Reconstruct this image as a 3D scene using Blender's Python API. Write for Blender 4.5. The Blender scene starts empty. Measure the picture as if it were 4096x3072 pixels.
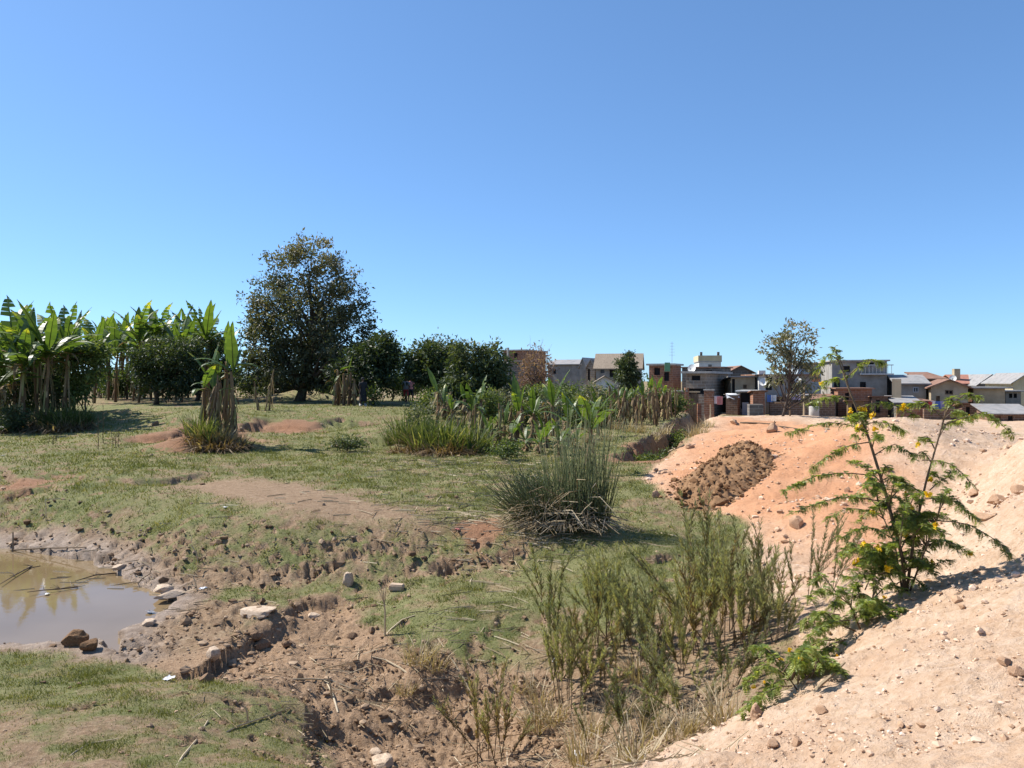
import bpy, bmesh, math, random
import numpy as np
from mathutils import Vector, Matrix, noise as mnoise

# ------------------------------------------------------------------ camera, sky, sun, exposure
sc = bpy.context.scene
COL = sc.collection
F, HY, CZ, CX = 760.0, 380.0, 3.6, 512.0      # focal length in pixels, horizon row, eye height, centre column
cam_d = bpy.data.cameras.new('camera'); cam = bpy.data.objects.new('camera', cam_d); COL.objects.link(cam)
cam_d.sensor_width = 36.0; cam_d.lens = 36.0 * F / 1024.0
cam_d.shift_y = -(384.0 - HY) / 1024.0
cam_d.clip_start = 0.05; cam_d.clip_end = 3000
cam.location = (0, 0, CZ); cam.rotation_euler = (math.radians(90), 0, 0)
sc.camera = cam
SUN_AZ, SUN_EL = math.radians(68), math.radians(47)      # azimuth to the LEFT of the view direction
world = bpy.data.worlds.new('World'); sc.world = world; world.use_nodes = True
wn = world.node_tree.nodes; wl = world.node_tree.links; wn.clear()
sky = wn.new('ShaderNodeTexSky'); sky.sky_type = 'NISHITA'; sky.sun_disc = False
sky.sun_elevation = SUN_EL; sky.sun_rotation = -SUN_AZ
sky.altitude = 1250; sky.air_density = 0.8; sky.dust_density = 0.8; sky.ozone_density = 4.0
bg = wn.new('ShaderNodeBackground'); bg.inputs['Strength'].default_value = 0.1
wo = wn.new('ShaderNodeOutputWorld')
# the camera's tone curve on the sky: softer contrast from zenith to horizon, a little more blue
v1 = wn.new('ShaderNodeVectorMath'); v1.operation = 'SCALE'; v1.inputs['Scale'].default_value = 0.137
gm = wn.new('ShaderNodeGamma'); gm.inputs['Gamma'].default_value = 0.73
v2 = wn.new('ShaderNodeVectorMath'); v2.operation = 'MULTIPLY'; v2.inputs[1].default_value = (4.45, 6.2, 7.85)
wl.new(sky.outputs[0], v1.inputs[0]); wl.new(v1.outputs[0], gm.inputs[0]); wl.new(gm.outputs[0], v2.inputs[0])
wl.new(v2.outputs[0], bg.inputs[0]); wl.new(bg.outputs[0], wo.inputs[0])
sun_d = bpy.data.lights.new('sun', 'SUN'); sun = bpy.data.objects.new('sun', sun_d); COL.objects.link(sun)
sun_d.energy = 5.0; sun_d.angle = math.radians(0.55); sun_d.color = (1.0, 0.945, 0.86)
S = Vector((-math.sin(SUN_AZ) * math.cos(SUN_EL), math.cos(SUN_AZ) * math.cos(SUN_EL), math.sin(SUN_EL)))
sun.rotation_euler = S.to_track_quat('Z', 'Y').to_euler(); sun.location = S * 60
sc.view_settings.view_transform = 'Standard'; sc.view_settings.look = 'None'
sc.view_settings.exposure = 0.72; sc.view_settings.gamma = 1.0; sc.view_settings.use_curve_mapping = False

R = random.Random(11)
G = np.random.default_rng(11)

# ------------------------------------------------------------------ noise
_perm = np.random.default_rng(3).permutation(512).astype(np.int64)
_perm = np.concatenate([_perm, _perm])
_ga = np.random.default_rng(5).uniform(0, 2 * np.pi, 512)
_gx, _gy = np.cos(_ga), np.sin(_ga)
def perlin(x, y):
    xi = np.floor(x).astype(np.int64); yi = np.floor(y).astype(np.int64)
    xf = x - xi; yf = y - yi; xi &= 511; yi &= 511; x1 = (xi + 1) & 511; y1 = (yi + 1) & 511
    u = xf * xf * xf * (xf * (xf * 6 - 15) + 10); v = yf * yf * yf * (yf * (yf * 6 - 15) + 10)
    def g(a, b, dx, dy):
        h = _perm[_perm[a] + b]; return _gx[h] * dx + _gy[h] * dy
    a = g(xi, yi, xf, yf); b = g(x1, yi, xf - 1, yf); c = g(xi, y1, xf, yf - 1); d = g(x1, y1, xf - 1, yf - 1)
    return 1.5 * ((a + (b - a) * u) + ((c + (d - c) * u) - (a + (b - a) * u)) * v)
def fbm(x, y, s, oct=3, gain=0.5):
    r = 0.0; a = 1.0; t = 0.0; f = 1.0 / s
    for k in range(oct):
        r = r + a * perlin(x * f + 17.3 * k, y * f - 9.1 * k); t += a; a *= gain; f *= 2.07
    return r / t
def sstep(a, b, x):
    t = np.clip((x - a) / (b - a), 0, 1); return t * t * (3 - 2 * t)

# ------------------------------------------------------------------ mesh builder
class MB:
    def __init__(s): s.v = []; s.l = []; s.t = []; s.tint = []; s.m = []; s.n = 0
    def add(s, v, f, tint=0.5, mat=0):
        v = np.asarray(v, float).reshape(-1, 3); f = np.asarray(f, np.int64)
        s.v.append(v); s.l.append((f + s.n).ravel()); s.t.append(np.full(len(f), f.shape[1], np.int64))
        s.tint.append(np.broadcast_to(np.asarray(tint, float), (len(v),)).copy()); s.m.append(np.full(len(f), mat, np.int64))
        s.n += len(v); return s
    def box(s, lo, hi, tint=0.5, mat=0, M=None):
        x0, y0, z0 = lo; x1, y1, z1 = hi
        v = np.array([(x0,y0,z0),(x1,y0,z0),(x1,y1,z0),(x0,y1,z0),(x0,y0,z1),(x1,y0,z1),(x1,y1,z1),(x0,y1,z1)], float)
        if M is not None: v = np.array([M @ Vector(p) for p in v])
        return s.add(v, [(0,3,2,1),(4,5,6,7),(0,1,5,4),(1,2,6,5),(2,3,7,6),(3,0,4,7)], tint, mat)
    def tube(s, P, r, n=6, tint=0.5, mat=0, cap=True):
        P = np.asarray(P, float); k = len(P); r = np.broadcast_to(np.asarray(r, float), (k,))
        T = np.gradient(P, axis=0); T /= np.linalg.norm(T, axis=1)[:, None] + 1e-9
        ref = np.array([0.31, 0.93, 0.17]) if abs(T[0, 1]) < 0.8 else np.array([0.9, 0.1, 0.4])
        A = np.cross(T, ref); A /= np.linalg.norm(A, axis=1)[:, None] + 1e-9; B = np.cross(T, A)
        a = np.arange(n) * 2 * np.pi / n
        V = P[:, None] + r[:, None, None] * (np.cos(a)[None, :, None] * A[:, None] + np.sin(a)[None, :, None] * B[:, None])
        i = np.arange(k - 1)[:, None] * n; j = np.arange(n)[None]; j2 = (j + 1) % n
        q = np.stack([i + j, i + j2, i + n + j2, i + n + j], -1).reshape(-1, 4)
        tt = np.repeat(np.broadcast_to(np.asarray(tint, float), (k,)), n)
        base = s.n; s.add(V.reshape(-1, 3), q, tt, mat)
        if cap and n <= 8:
            s.l.append(np.arange(n)[::-1] + base); s.t.append(np.array([n])); s.m.append(np.array([mat]))
            s.l.append(np.arange(n) + base + (k - 1) * n); s.t.append(np.array([n])); s.m.append(np.array([mat]))
        return s
    def leaves(s, C, D, U, L, Wd, tint, mat=0):
        """rhombic leaves: centres C, axis D, width axis U (arrays), folded a little along the midrib"""
        C = np.asarray(C); n = len(C); D = D / (np.linalg.norm(D, axis=1)[:, None] + 1e-9)
        U = U - (U * D).sum(1)[:, None] * D; U /= np.linalg.norm(U, axis=1)[:, None] + 1e-9
        N = np.cross(D, U); L = np.broadcast_to(L, (n,))[:, None]; Wd = np.broadcast_to(Wd, (n,))[:, None]
        V = np.stack([C, C + D * L * .42 + U * Wd * .5 + N * Wd * .12, C + D * L - N * L * .08, C + D * L * .42 - U * Wd * .5 + N * Wd * .12], 1)
        i = np.arange(n)[:, None] * 4 + np.arange(4)[None]
        return s.add(V.reshape(-1, 3), i, np.repeat(np.broadcast_to(tint, (n,)), 4), mat)
    def build(s, name, mats, parent=None, smooth=False, loc=None):
        me = bpy.data.meshes.new(name); V = np.concatenate(s.v); l = np.concatenate(s.l); t = np.concatenate(s.t)
        me.vertices.add(len(V)); me.vertices.foreach_set('co', V.ravel().astype(np.float32))
        me.loops.add(len(l)); me.loops.foreach_set('vertex_index', l.astype(np.int32))
        me.polygons.add(len(t)); st = np.concatenate([[0], np.cumsum(t)[:-1]])
        me.polygons.foreach_set('loop_start', st.astype(np.int32)); me.polygons.foreach_set('loop_total', t.astype(np.int32))
        me.polygons.foreach_set('material_index', np.concatenate(s.m).astype(np.int32))
        me.polygons.foreach_set('use_smooth', np.full(len(t), bool(smooth)))
        me.update(calc_edges=True)
        at = me.attributes.new('tint', 'FLOAT', 'POINT'); at.data.foreach_set('value', np.concatenate(s.tint).astype(np.float32))
        for m in (mats if isinstance(mats, (list, tuple)) else [mats]): me.materials.append(m)
        o = bpy.data.objects.new(name, me); COL.objects.link(o)
        if parent is not None: o.parent = parent
        if loc is not None: o.location = loc
        return o

def tag(o, label=None, cat=None, group=None, kind=None):
    if label: o['label'] = label
    if cat: o['category'] = cat
    if group: o['group'] = group
    if kind: o['kind'] = kind
    return o
def empty(name, loc, rz=0, label=None, cat=None, group=None):
    o = bpy.data.objects.new(name, None); COL.objects.link(o); o.empty_display_size = 0.2
    o.location = loc; o.rotation_euler = (0, 0, rz)
    return tag(o, label, cat, group)
def copy_tree(o, parent=None):
    c = o.copy(); COL.objects.link(c); c.parent = parent
    for ch in o.children: copy_tree(ch, c)
    return c
ORD = ['first','second','third','fourth','fifth','sixth','seventh','eighth','ninth','tenth','eleventh','twelfth','thirteenth',
       'fourteenth','fifteenth','sixteenth','seventeenth','eighteenth','nineteenth','twentieth','twenty-first','twenty-second',
       'twenty-third','twenty-fourth','twenty-fifth','twenty-sixth','twenty-seventh','twenty-eighth','twenty-ninth','thirtieth']

# ------------------------------------------------------------------ materials
def newmat(name):
    m = bpy.data.materials.new(name); m.use_nodes = True; nt = m.node_tree; nt.nodes.clear()
    o = nt.nodes.new('ShaderNodeOutputMaterial'); return m, nt, o
def node(nt, t, **kw):
    n = nt.nodes.new(t)
    for k, v in kw.items():
        if k.startswith('in_'): n.inputs[int(k[3:]) if k[3:].isdigit() else k[3:]].default_value = v
        else: setattr(n, k, v)
    return n
def ramp(nt, fac, stops):
    r = nt.nodes.new('ShaderNodeValToRGB'); e = r.color_ramp.elements
    while len(e) < len(stops): e.new(0.5)
    for k, (p, c) in enumerate(stops): e[k].position = p; e[k].color = (*c, 1) if len(c) == 3 else c
    nt.links.new(fac, r.inputs[0]); return r.outputs[0]
def noise_tex(nt, scale, detail=4, rough=.6, vec=None):
    n = node(nt, 'ShaderNodeTexNoise'); n.inputs['Scale'].default_value = scale; n.inputs['Detail'].default_value = detail
    n.inputs['Roughness'].default_value = rough
    if vec is None: vec = node(nt, 'ShaderNodeTexCoord').outputs['Object']
    nt.links.new(vec, n.inputs['Vector']); return n.outputs['Fac']
def mixc(nt, fac, a, b, mode='MIX'):
    m = node(nt, 'ShaderNodeMix', data_type='RGBA', blend_type=mode)
    for s, v in ((m.inputs[0], fac), (m.inputs[6], a), (m.inputs[7], b)):
        if hasattr(v, 'is_linked') or isinstance(v, bpy.types.NodeSocket): nt.links.new(v, s)
        else: s.default_value = v if isinstance(v, (int, float)) else ((*v, 1) if len(v) == 3 else v)
    return m.outputs[2]
def math2(nt, op, a, b=None, clamp=False):
    m = node(nt, 'ShaderNodeMath', operation=op, use_clamp=clamp)
    for s, v in zip(m.inputs, (a, b)):
        if v is None: continue
        if isinstance(v, bpy.types.NodeSocket): nt.links.new(v, s)
        else: s.default_value = v
    return m.outputs[0]
def attr(nt, name, out='Fac'):
    return node(nt, 'ShaderNodeAttribute', attribute_name=name).outputs[out]
def bump(nt, h, strength, dist):
    b = node(nt, 'ShaderNodeBump'); b.inputs['Strength'].default_value = strength; b.inputs['Distance'].default_value = dist
    nt.links.new(h, b.inputs['Height']); return b.outputs[0]
def foliage(name, stops, transl=0.35, rough=0.5, spec=0.3, tcol=None):
    """leaf material: colour by per-leaf tint, part of the light passes through"""
    m, nt, o = newmat(name)
    oi = node(nt, 'ShaderNodeObjectInfo').outputs['Random']
    f = math2(nt, 'ADD', attr(nt, 'tint'), math2(nt, 'MULTIPLY', math2(nt, 'SUBTRACT', oi, .5), .16))
    c = ramp(nt, f, stops)
    p = node(nt, 'ShaderNodeBsdfPrincipled'); p.inputs['Roughness'].default_value = rough; p.inputs['Specular IOR Level'].default_value = spec
    nt.links.new(c, p.inputs['Base Color'])
    if transl > 0:
        t = node(nt, 'ShaderNodeBsdfTranslucent'); nt.links.new(mixc(nt, 1.0, c, tcol or (1.5, 1.45, .55), 'MULTIPLY'), t.inputs[0])
        mx = node(nt, 'ShaderNodeMixShader'); mx.inputs[0].default_value = transl
        nt.links.new(p.outputs[0], mx.inputs[1]); nt.links.new(t.outputs[0], mx.inputs[2]); nt.links.new(mx.outputs[0], o.inputs[0])
    else: nt.links.new(p.outputs[0], o.inputs[0])
    return m
def plain(name, stops, scale=3, rough=.85, detail=5, bmp=0.3, bdist=.02, spec=.3, metal=0, coords='Object', stretch=None, mortar=None):
    """stops: colours over a noise; mortar = (brick w, brick h, mortar colour) adds fine brick courses"""
    m, nt, o = newmat(name)
    tc = node(nt, 'ShaderNodeTexCoord').outputs[coords]
    v = tc
    if stretch:
        mp = node(nt, 'ShaderNodeMapping'); mp.inputs['Scale'].default_value = stretch; nt.links.new(tc, mp.inputs[0]); v = mp.outputs[0]
    n1 = noise_tex(nt, scale, detail, .62, v)
    c = ramp(nt, n1, stops); h = n1
    big = noise_tex(nt, scale * .17, 3, .6, tc)
    c = mixc(nt, math2(nt, 'MULTIPLY', math2(nt, 'SUBTRACT', big, .38, True), 1.1, True), c, (.62, .6, .57), 'MULTIPLY')
    if mortar:
        # courses wrap round the wall: use x+y as the running coordinate and z as the height
        sx = node(nt, 'ShaderNodeSeparateXYZ'); nt.links.new(tc, sx.inputs[0])
        cx = node(nt, 'ShaderNodeCombineXYZ'); nt.links.new(math2(nt, 'ADD', sx.outputs[0], sx.outputs[1]), cx.inputs[0]); nt.links.new(sx.outputs[2], cx.inputs[1])
        b = node(nt, 'ShaderNodeTexBrick'); b.inputs['Scale'].default_value = 1; b.inputs['Brick Width'].default_value = mortar[0]; b.inputs['Row Height'].default_value = mortar[1]
        b.inputs['Mortar Size'].default_value = mortar[1] * .12; b.inputs['Color1'].default_value = (.75, .75, .75, 1); b.inputs['Color2'].default_value = (1.15, 1.08, 1.0, 1)
        b.inputs['Mortar'].default_value = (1, 1, 1, 1); nt.links.new(cx.outputs[0], b.inputs[0])
        c = mixc(nt, 1.0, c, b.outputs[0], 'MULTIPLY'); c = mixc(nt, math2(nt, 'MULTIPLY', b.outputs[1], .7), c, mortar[2])
    p = node(nt, 'ShaderNodeBsdfPrincipled'); p.inputs['Roughness'].default_value = rough; p.inputs['Specular IOR Level'].default_value = spec; p.inputs['Metallic'].default_value = metal
    nt.links.new(c, p.inputs['Base Color'])
    if bmp: nt.links.new(bump(nt, h, bmp, bdist), p.inputs['Normal'])
    nt.links.new(p.outputs[0], o.inputs[0]); return m
def tinted(name, stops, rough=.8, spec=.25, transl=0.0):
    return foliage(name, stops, transl, rough, spec)
# ------------------------------------------------------------------ terrain: height field
# control points (column, row, metres below the eye) read off the photograph; distance follows from the drop
CP = [(0,768,2.9),(150,768,2.95),(270,768,3.1),(400,768,4.0),(500,768,4.05),(585,768,3.7),(0,700,3.2),(150,700,3.2),(250,690,3.4),(300,690,3.6),
 (0,650,3.5),(60,655,3.5),(130,664,3.52),(175,625,3.5),(150,640,3.5),
 (0,545,3.55),(60,553,3.5),(110,566,3.5),(160,588,3.5),(200,592,3.5),(0,490,2.75),(60,492,2.68),(120,500,2.66),(200,516,2.75),(300,528,2.82),(400,530,2.82),(500,537,2.86),
 (250,584,3.5),(300,581,3.5),(348,581,3.48),(400,577,3.43),(500,566,3.25),(560,548,3.0),
 (200,485,2.6),(300,490,2.6),(400,500,2.65),(450,515,2.72),(300,460,2.5),(400,460,2.5),(500,470,2.55),(150,455,2.45),(0,450,2.4),(100,430,2.2),(0,420,2.0),
 (170,424,1.95),(170,447,2.35),(150,410,1.6),(220,412,1.65),(300,405,1.5),(250,402,1.45),(350,408,1.5),(380,428,2.2),(430,440,2.35),(450,425,2.0),(480,420,1.95),
 (400,402,1.45),(500,412,1.85),(560,420,2.05),(600,415,2.0),(650,413,2.2),(540,470,2.55),(600,445,2.5),(620,472,2.65),(560,520,2.82),(640,520,2.85),
 (397,588,3.5),(250,600,3.5),(220,618,3.5),(270,606,3.48),(330,640,3.78),(300,672,3.72),(400,622,3.55),(450,602,3.4),(500,600,3.35),(540,630,3.4),(400,660,3.75),(450,645,3.55),(540,660,3.55),
 (450,700,4.0),(520,730,4.05),(400,715,3.98),(345,735,3.9),(540,695,3.8),(600,600,3.2),(650,560,3.0),(700,530,2.9),(700,600,3.1),(750,560,2.95),(800,548,2.9),(620,680,3.5),(700,680,3.2),
 (760,650,2.9),(800,600,2.75),(850,580,2.5),(640,730,3.4),(630,768,3.0),(760,700,2.7),(890,635,2.25),(700,768,2.55),(850,768,2.1),(1024,768,1.75),(1024,680,1.8),(900,700,2.1),
 (1024,620,1.85),(960,620,2.0),(1024,560,1.8),(905,592,2.2),(960,560,2.05),(1024,500,1.4),(960,500,1.85),(900,545,2.4),(1024,429,.84),(985,452,1.4),
 (915,418,1.02),(950,425,1.2),(990,446,1.6),(880,500,2.35),(820,500,2.3),(800,460,1.9),(850,434,1.42),(800,427,1.6),(720,419,1.8),(680,440,2.05),(650,470,2.6),(700,470,2.3),(740,500,2.6),
 (690,512,2.8),(760,440,1.85),(780,425,1.95),(850,423,1.85),(640,430,2.35)]
XW = [(-40,70,1.3),(-20,70,1.35),(0,70,1.7),(0,95,2.2),(-40,120,1.6),(13,45,2.3),(20,58,2.75),(40,60,2.8),(20,80,2.8),(30,40,2.4),(60,90,2.8),(40,30,2.2),(-14,13,3.9),(-8,13,3.9),(-20,18,2.7),(-30,30,2.2),(-14,8,3.2),
 (-40,40,2.0),(10,9,.75),(14,15,1.25),(20,22,2.0),(10,3,1.1),(5,0.5,1.35),(2,2,1.62),(0,1.3,1.62),(-1,1.2,1.7),(-2.5,3,2.3),(-8,3,2.8),(-4,-1,2.0),(0,-1.3,1.62),(3,-3,1.6),(0,-8,2),(-10,-6,2.4),(-20,0,2.8),(20,-5,1.6),(30,8,1.8),
 (0,200,2.6),(-90,200,2.2),(90,200,2.9),(-80,60,1.9),(90,60,2.7),(0,500,2.8),(-300,500,2.6),(300,500,2.9),(-300,0,2.4),(300,0,2.4),(16,30,2.6),(15,22,2.0),(22,30,2.3),(9,17,1.75)]
pts = []
for (a, b, h) in CP:
    Y = h * F / (b - HY); pts.append(((a - CX) / F * Y, Y, h))
P0 = np.array(pts + XW, float)
def uv(X, Y):
    r = np.maximum(np.sqrt(X * X + Y * Y), 1.2); return np.arctan2(X, Y), np.log(r)
_pu, _pv = uv(P0[:, 0], P0[:, 1])
def _phi(d2): return np.where(d2 > 1e-12, 0.5 * d2 * np.log(np.maximum(d2, 1e-12)), 0)
NTP = len(P0); K = _phi((_pu[:, None] - _pu) ** 2 + (_pv[:, None] - _pv) ** 2) + np.eye(NTP) * 2e-4
Q = np.stack([np.ones(NTP), _pu, _pv], 1)
A = np.block([[K, Q], [Q.T, np.zeros((3, 3))]]); _w = np.linalg.solve(A, np.concatenate([P0[:, 2], np.zeros(3)]))
def base_h(X, Y):
    X = np.asarray(X, float); Y = np.asarray(Y, float); sh = X.shape; u, v = uv(X.ravel(), Y.ravel()); out = np.empty(len(u))
    for i in range(0, len(u), 40000):
        a, b = u[i:i + 40000], v[i:i + 40000]
        out[i:i + 40000] = _phi((a[:, None] - _pu) ** 2 + (b[:, None] - _pv) ** 2) @ _w[:NTP] + _w[NTP] + _w[NTP + 1] * a + _w[NTP + 2] * b
    back = sstep(1.7, 2.6, np.abs(u)); out = out * (1 - back) + 2.0 * back
    out = np.where(v > 4.9, out + (2.6 - out) * sstep(4.9, 5.6, v), out)
    return np.clip(out, 0.3, 4.4).reshape(sh)
_WL = 0.0                                        # water level: 3.6 m under the eye
def ray_base(px, py, hf):
    Ys = np.exp(np.linspace(math.log(2.4), math.log(140), 420)); Xs = (px - CX) / F * Ys; zr = CZ - (py - HY) / F * Ys
    d = zr - hf(Xs, Ys); k = np.argmax(d < 0) if (d < 0).any() else len(Ys) - 1
    if k == 0: return Xs[0], Ys[0]
    t = d[k - 1] / (d[k - 1] - d[k] + 1e-9); Y = Ys[k - 1] + (Ys[k] - Ys[k - 1]) * min(max(t, 0), 1)
    return (px - CX) / F * Y, Y
_bz = lambda X, Y: CZ - base_h(X, Y)
def wpoly(L): return np.array([ray_base(a, b, _bz) for a, b in L])
def inpoly(X, Y, poly):
    """signed distance, positive inside"""
    d2 = np.full(X.shape, 1e18); ins = np.zeros(X.shape, bool); m = len(poly)
    for i in range(m):
        x0, y0 = poly[i]; x1, y1 = poly[(i + 1) % m]; ex, ey = x1 - x0, y1 - y0
        t = np.clip(((X - x0) * ex + (Y - y0) * ey) / (ex * ex + ey * ey + 1e-12), 0, 1)
        d2 = np.minimum(d2, (X - x0 - t * ex) ** 2 + (Y - y0 - t * ey) ** 2)
        if abs(ey) > 1e-12: ins ^= ((y0 > Y) != (y1 > Y)) & (X < ex * (Y - y0) / ey + x0)
    d = np.sqrt(d2); return np.where(ins, d, -d)
def wl_pt(a, b, h=3.6): Y = h * F / (b - HY); return ((a - CX) / F * Y, Y)
POND = np.array([wl_pt(*p) for p in [(0,548),(40,552),(90,562),(125,577),(150,590),(178,603),(165,612),(150,622),(132,630),(116,640),(133,656),(112,653),(95,646),(60,647),(0,643)]] + [(-11,10.3),(-18,11),(-19,17),(-14,17.2)])
SAND = np.concatenate([wpoly([(630,768),(700,735),(760,703),(812,678),(800,640),(775,590),(752,555),(742,520),(715,511),(690,509),(664,495),(640,479),(655,464),(690,441),(703,424),(722,414)]),
        np.array([(12,46),(20,52),(32,52),(60,40),(40,0),(12,-8),(0,-8),(-2.5,-1),(-.9,1.5),(.1,3.5)])])
BANK = wpoly([(0,468),(50,488),(120,512),(200,528),(300,532),(400,527),(500,536),(515,560),(450,575),(330,579),(230,585),(195,597),(150,587),(60,551),(0,547)])
PIT = wpoly([(277,612),(292,601),(305,596),(340,596),(355,600),(362,622),(400,642),(460,657),(545,665),(565,700),(600,768),(335,768),(318,720),(300,695),(250,680),(180,672),(140,660),(200,650),(240,632)])
PATCH = wpoly([(165,480),(230,478),(320,487),(395,508),(440,530),(365,527),(280,513),(205,494)])
SPIT = wpoly([(120,650),(150,625),(190,603),(270,598),(278,612),(240,634),(205,650),(145,660)])
PITPLAIN = wpoly([(345,690),(450,675),(545,690),(585,768),(350,768)])
# scarps: polyline (lower ground to the RIGHT of the walking direction), drop, reach
SC = []
def scarp(L, drop, reach, wid=.07, wob=.12): SC.append((wpoly(L), drop, reach, wid, wob))
scarp([(205,471),(170,478),(136,479),(102,476),(68,474),(45,470)][::-1], .34, .6, .05, .1)
scarp([(0,462),(22,478),(10,490)], .4, .9); scarp([(12,490),(30,487),(46,483),(58,481)], .38, .8); scarp([(2,505),(20,500),(34,497)], .25, .6)
scarp([(277,612),(292,601),(305,595),(317,596),(340,595),(354,600),(362,612)], .40, 1.1, .05, .1)
scarp([(140,660),(186,656),(207,649),(221,641),(237,633),(262,627),(277,612)], .34, .8, .06, .16)
scarp([(168,634),(178,627),(190,626)], .3, .35, .05, .06)
scarp([(334,665),(349,660),(368,654),(387,655),(400,662)], .25, .6, .05, .12)
scarp([(345,690),(368,681),(387,678),(411,679),(442,664),(461,660),(500,672),(545,690)], .30, 1.0, .08, .16)
scarp([(316,790),(308,768),(310,752),(304,738),(309,722),(302,706),(285,700)], .42, 1.0, .07, .16)
scarp([(130,436),(150,436),(172,431),(200,425),(226,431),(252,421),(278,419)], .85, 2.2, .2, .35)
scarp([(390,436),(420,446),(455,446),(482,432)], .7, 2.0, .2, .35)
scarp([(330,417),(360,419),(396,424)], .8, 2.5, .2, .3)
scarp([(628,557),(655,555),(682,551)], .32, .6); scarp([(498,611),(520,612),(545,609)], .22, .5); scarp([(420,532),(450,528),(500,527)], .16, .4); scarp([(28,419),(48,417),(62,422)], .5, 1.2, .1, .2); scarp([(64,428),(75,425),(84,429)], .4, .9, .1, .15)
for k in range(26):                                # broken sods on the long bank
    t = k / 25; a = 40 + 470 * t + R.uniform(-12, 12); top = np.interp(a, [0, 120, 300, 510], [492, 520, 535, 538]); bot = np.interp(a, [0, 120, 200, 300, 510], [540, 565, 585, 577, 560])
    b = top + (bot - top) * R.uniform(.15, .95); s = R.uniform(8, 20)
    scarp([(a - s, b + R.uniform(-1, 5)), (a - s * .2, b - 2), (a + s * .5, b + R.uniform(-2, 2)), (a + s, b + R.uniform(0, 5))], R.uniform(.12, .28), R.uniform(.2, .4), .05, .12)
for k in range(22):                                # hoof holes and broken turf lower down
    a, b = R.choice([(R.uniform(380, 540), R.uniform(600, 655)), (R.uniform(20, 300), R.uniform(665, 766)), (R.uniform(180, 270), R.uniform(640, 690))]); s = R.uniform(6, 14)
    scarp([(a - s, b + 3), (a, b - 1), (a + s, b + R.uniform(0, 4))], R.uniform(.08, .18), R.uniform(.15, .3), .04, .07)
DITCH = wpoly([(712,408),(690,420),(668,436),(640,458),(622,466)])
VALLEY = np.array([(10.2, 16.5), (7.9, 13.6), (5.9, 11.2), (4.9, 9.3)])
MOUNDS = []                                        # (x, y, rx, ry, height)
def mound(px, py, rx, ry, h): x, y = ray_base(px, py, _bz); MOUNDS.append((x, y, rx, ry, h))
mound(300,400,2.4,1.8,.75); mound(192,446,1.3,.7,.45); mound(205,420,2.2,1.3,.5); mound(60,418,2.2,1.2,.35); mound(430,428,2.8,1.6,.55); mound(562,520,.9,.7,.25)
MOUNDS += [(9.4, 18.4, 1.3, 1.6, .3)]
def segdist(X, Y, L):
    best = np.full(X.shape, 1e18); sd = np.zeros(X.shape); tt = np.zeros(X.shape); seg = np.hypot(*np.diff(L, axis=0).T); cum = np.concatenate([[0], np.cumsum(seg)])
    for i in range(len(L) - 1):
        ex, ey = L[i + 1] - L[i]; t = np.clip(((X - L[i, 0]) * ex + (Y - L[i, 1]) * ey) / (ex * ex + ey * ey + 1e-12), 0, 1)
        dx, dy = X - L[i, 0] - t * ex, Y - L[i, 1] - t * ey; d2 = dx * dx + dy * dy; b = d2 < best
        best = np.where(b, d2, best); sd = np.where(b, np.sign(ex * (Y - L[i, 1]) - ey * (X - L[i, 0])), sd); tt = np.where(b, (cum[i] + t * seg[i]) / cum[-1], tt)
    return np.sqrt(best), sd, tt
def masks(X, Y):
    """surface kinds at world positions (all 0..1)"""
    wx = X + .22 * fbm(X, Y, .7, 3); wy = Y + .22 * fbm(X + 31, Y, .7, 3)
    sc_ = np.clip(np.hypot(X, Y) / 14, .35, 2)
    sand = sstep(-.12, .12, inpoly(wx, wy, SAND) / sc_); bank = sstep(-.3, .35, inpoly(wx, wy, BANK)); pit = sstep(-.15, .2, inpoly(wx, wy, PIT))
    patch = sstep(-.8, .7, inpoly(wx, wy, PATCH) + .5 * fbm(X, Y, 1.1, 3)); spit = sstep(-.2, .2, inpoly(wx, wy, SPIT)); pond = inpoly(wx, wy, POND)
    return sand, bank, pit, patch, spit, pond
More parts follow.
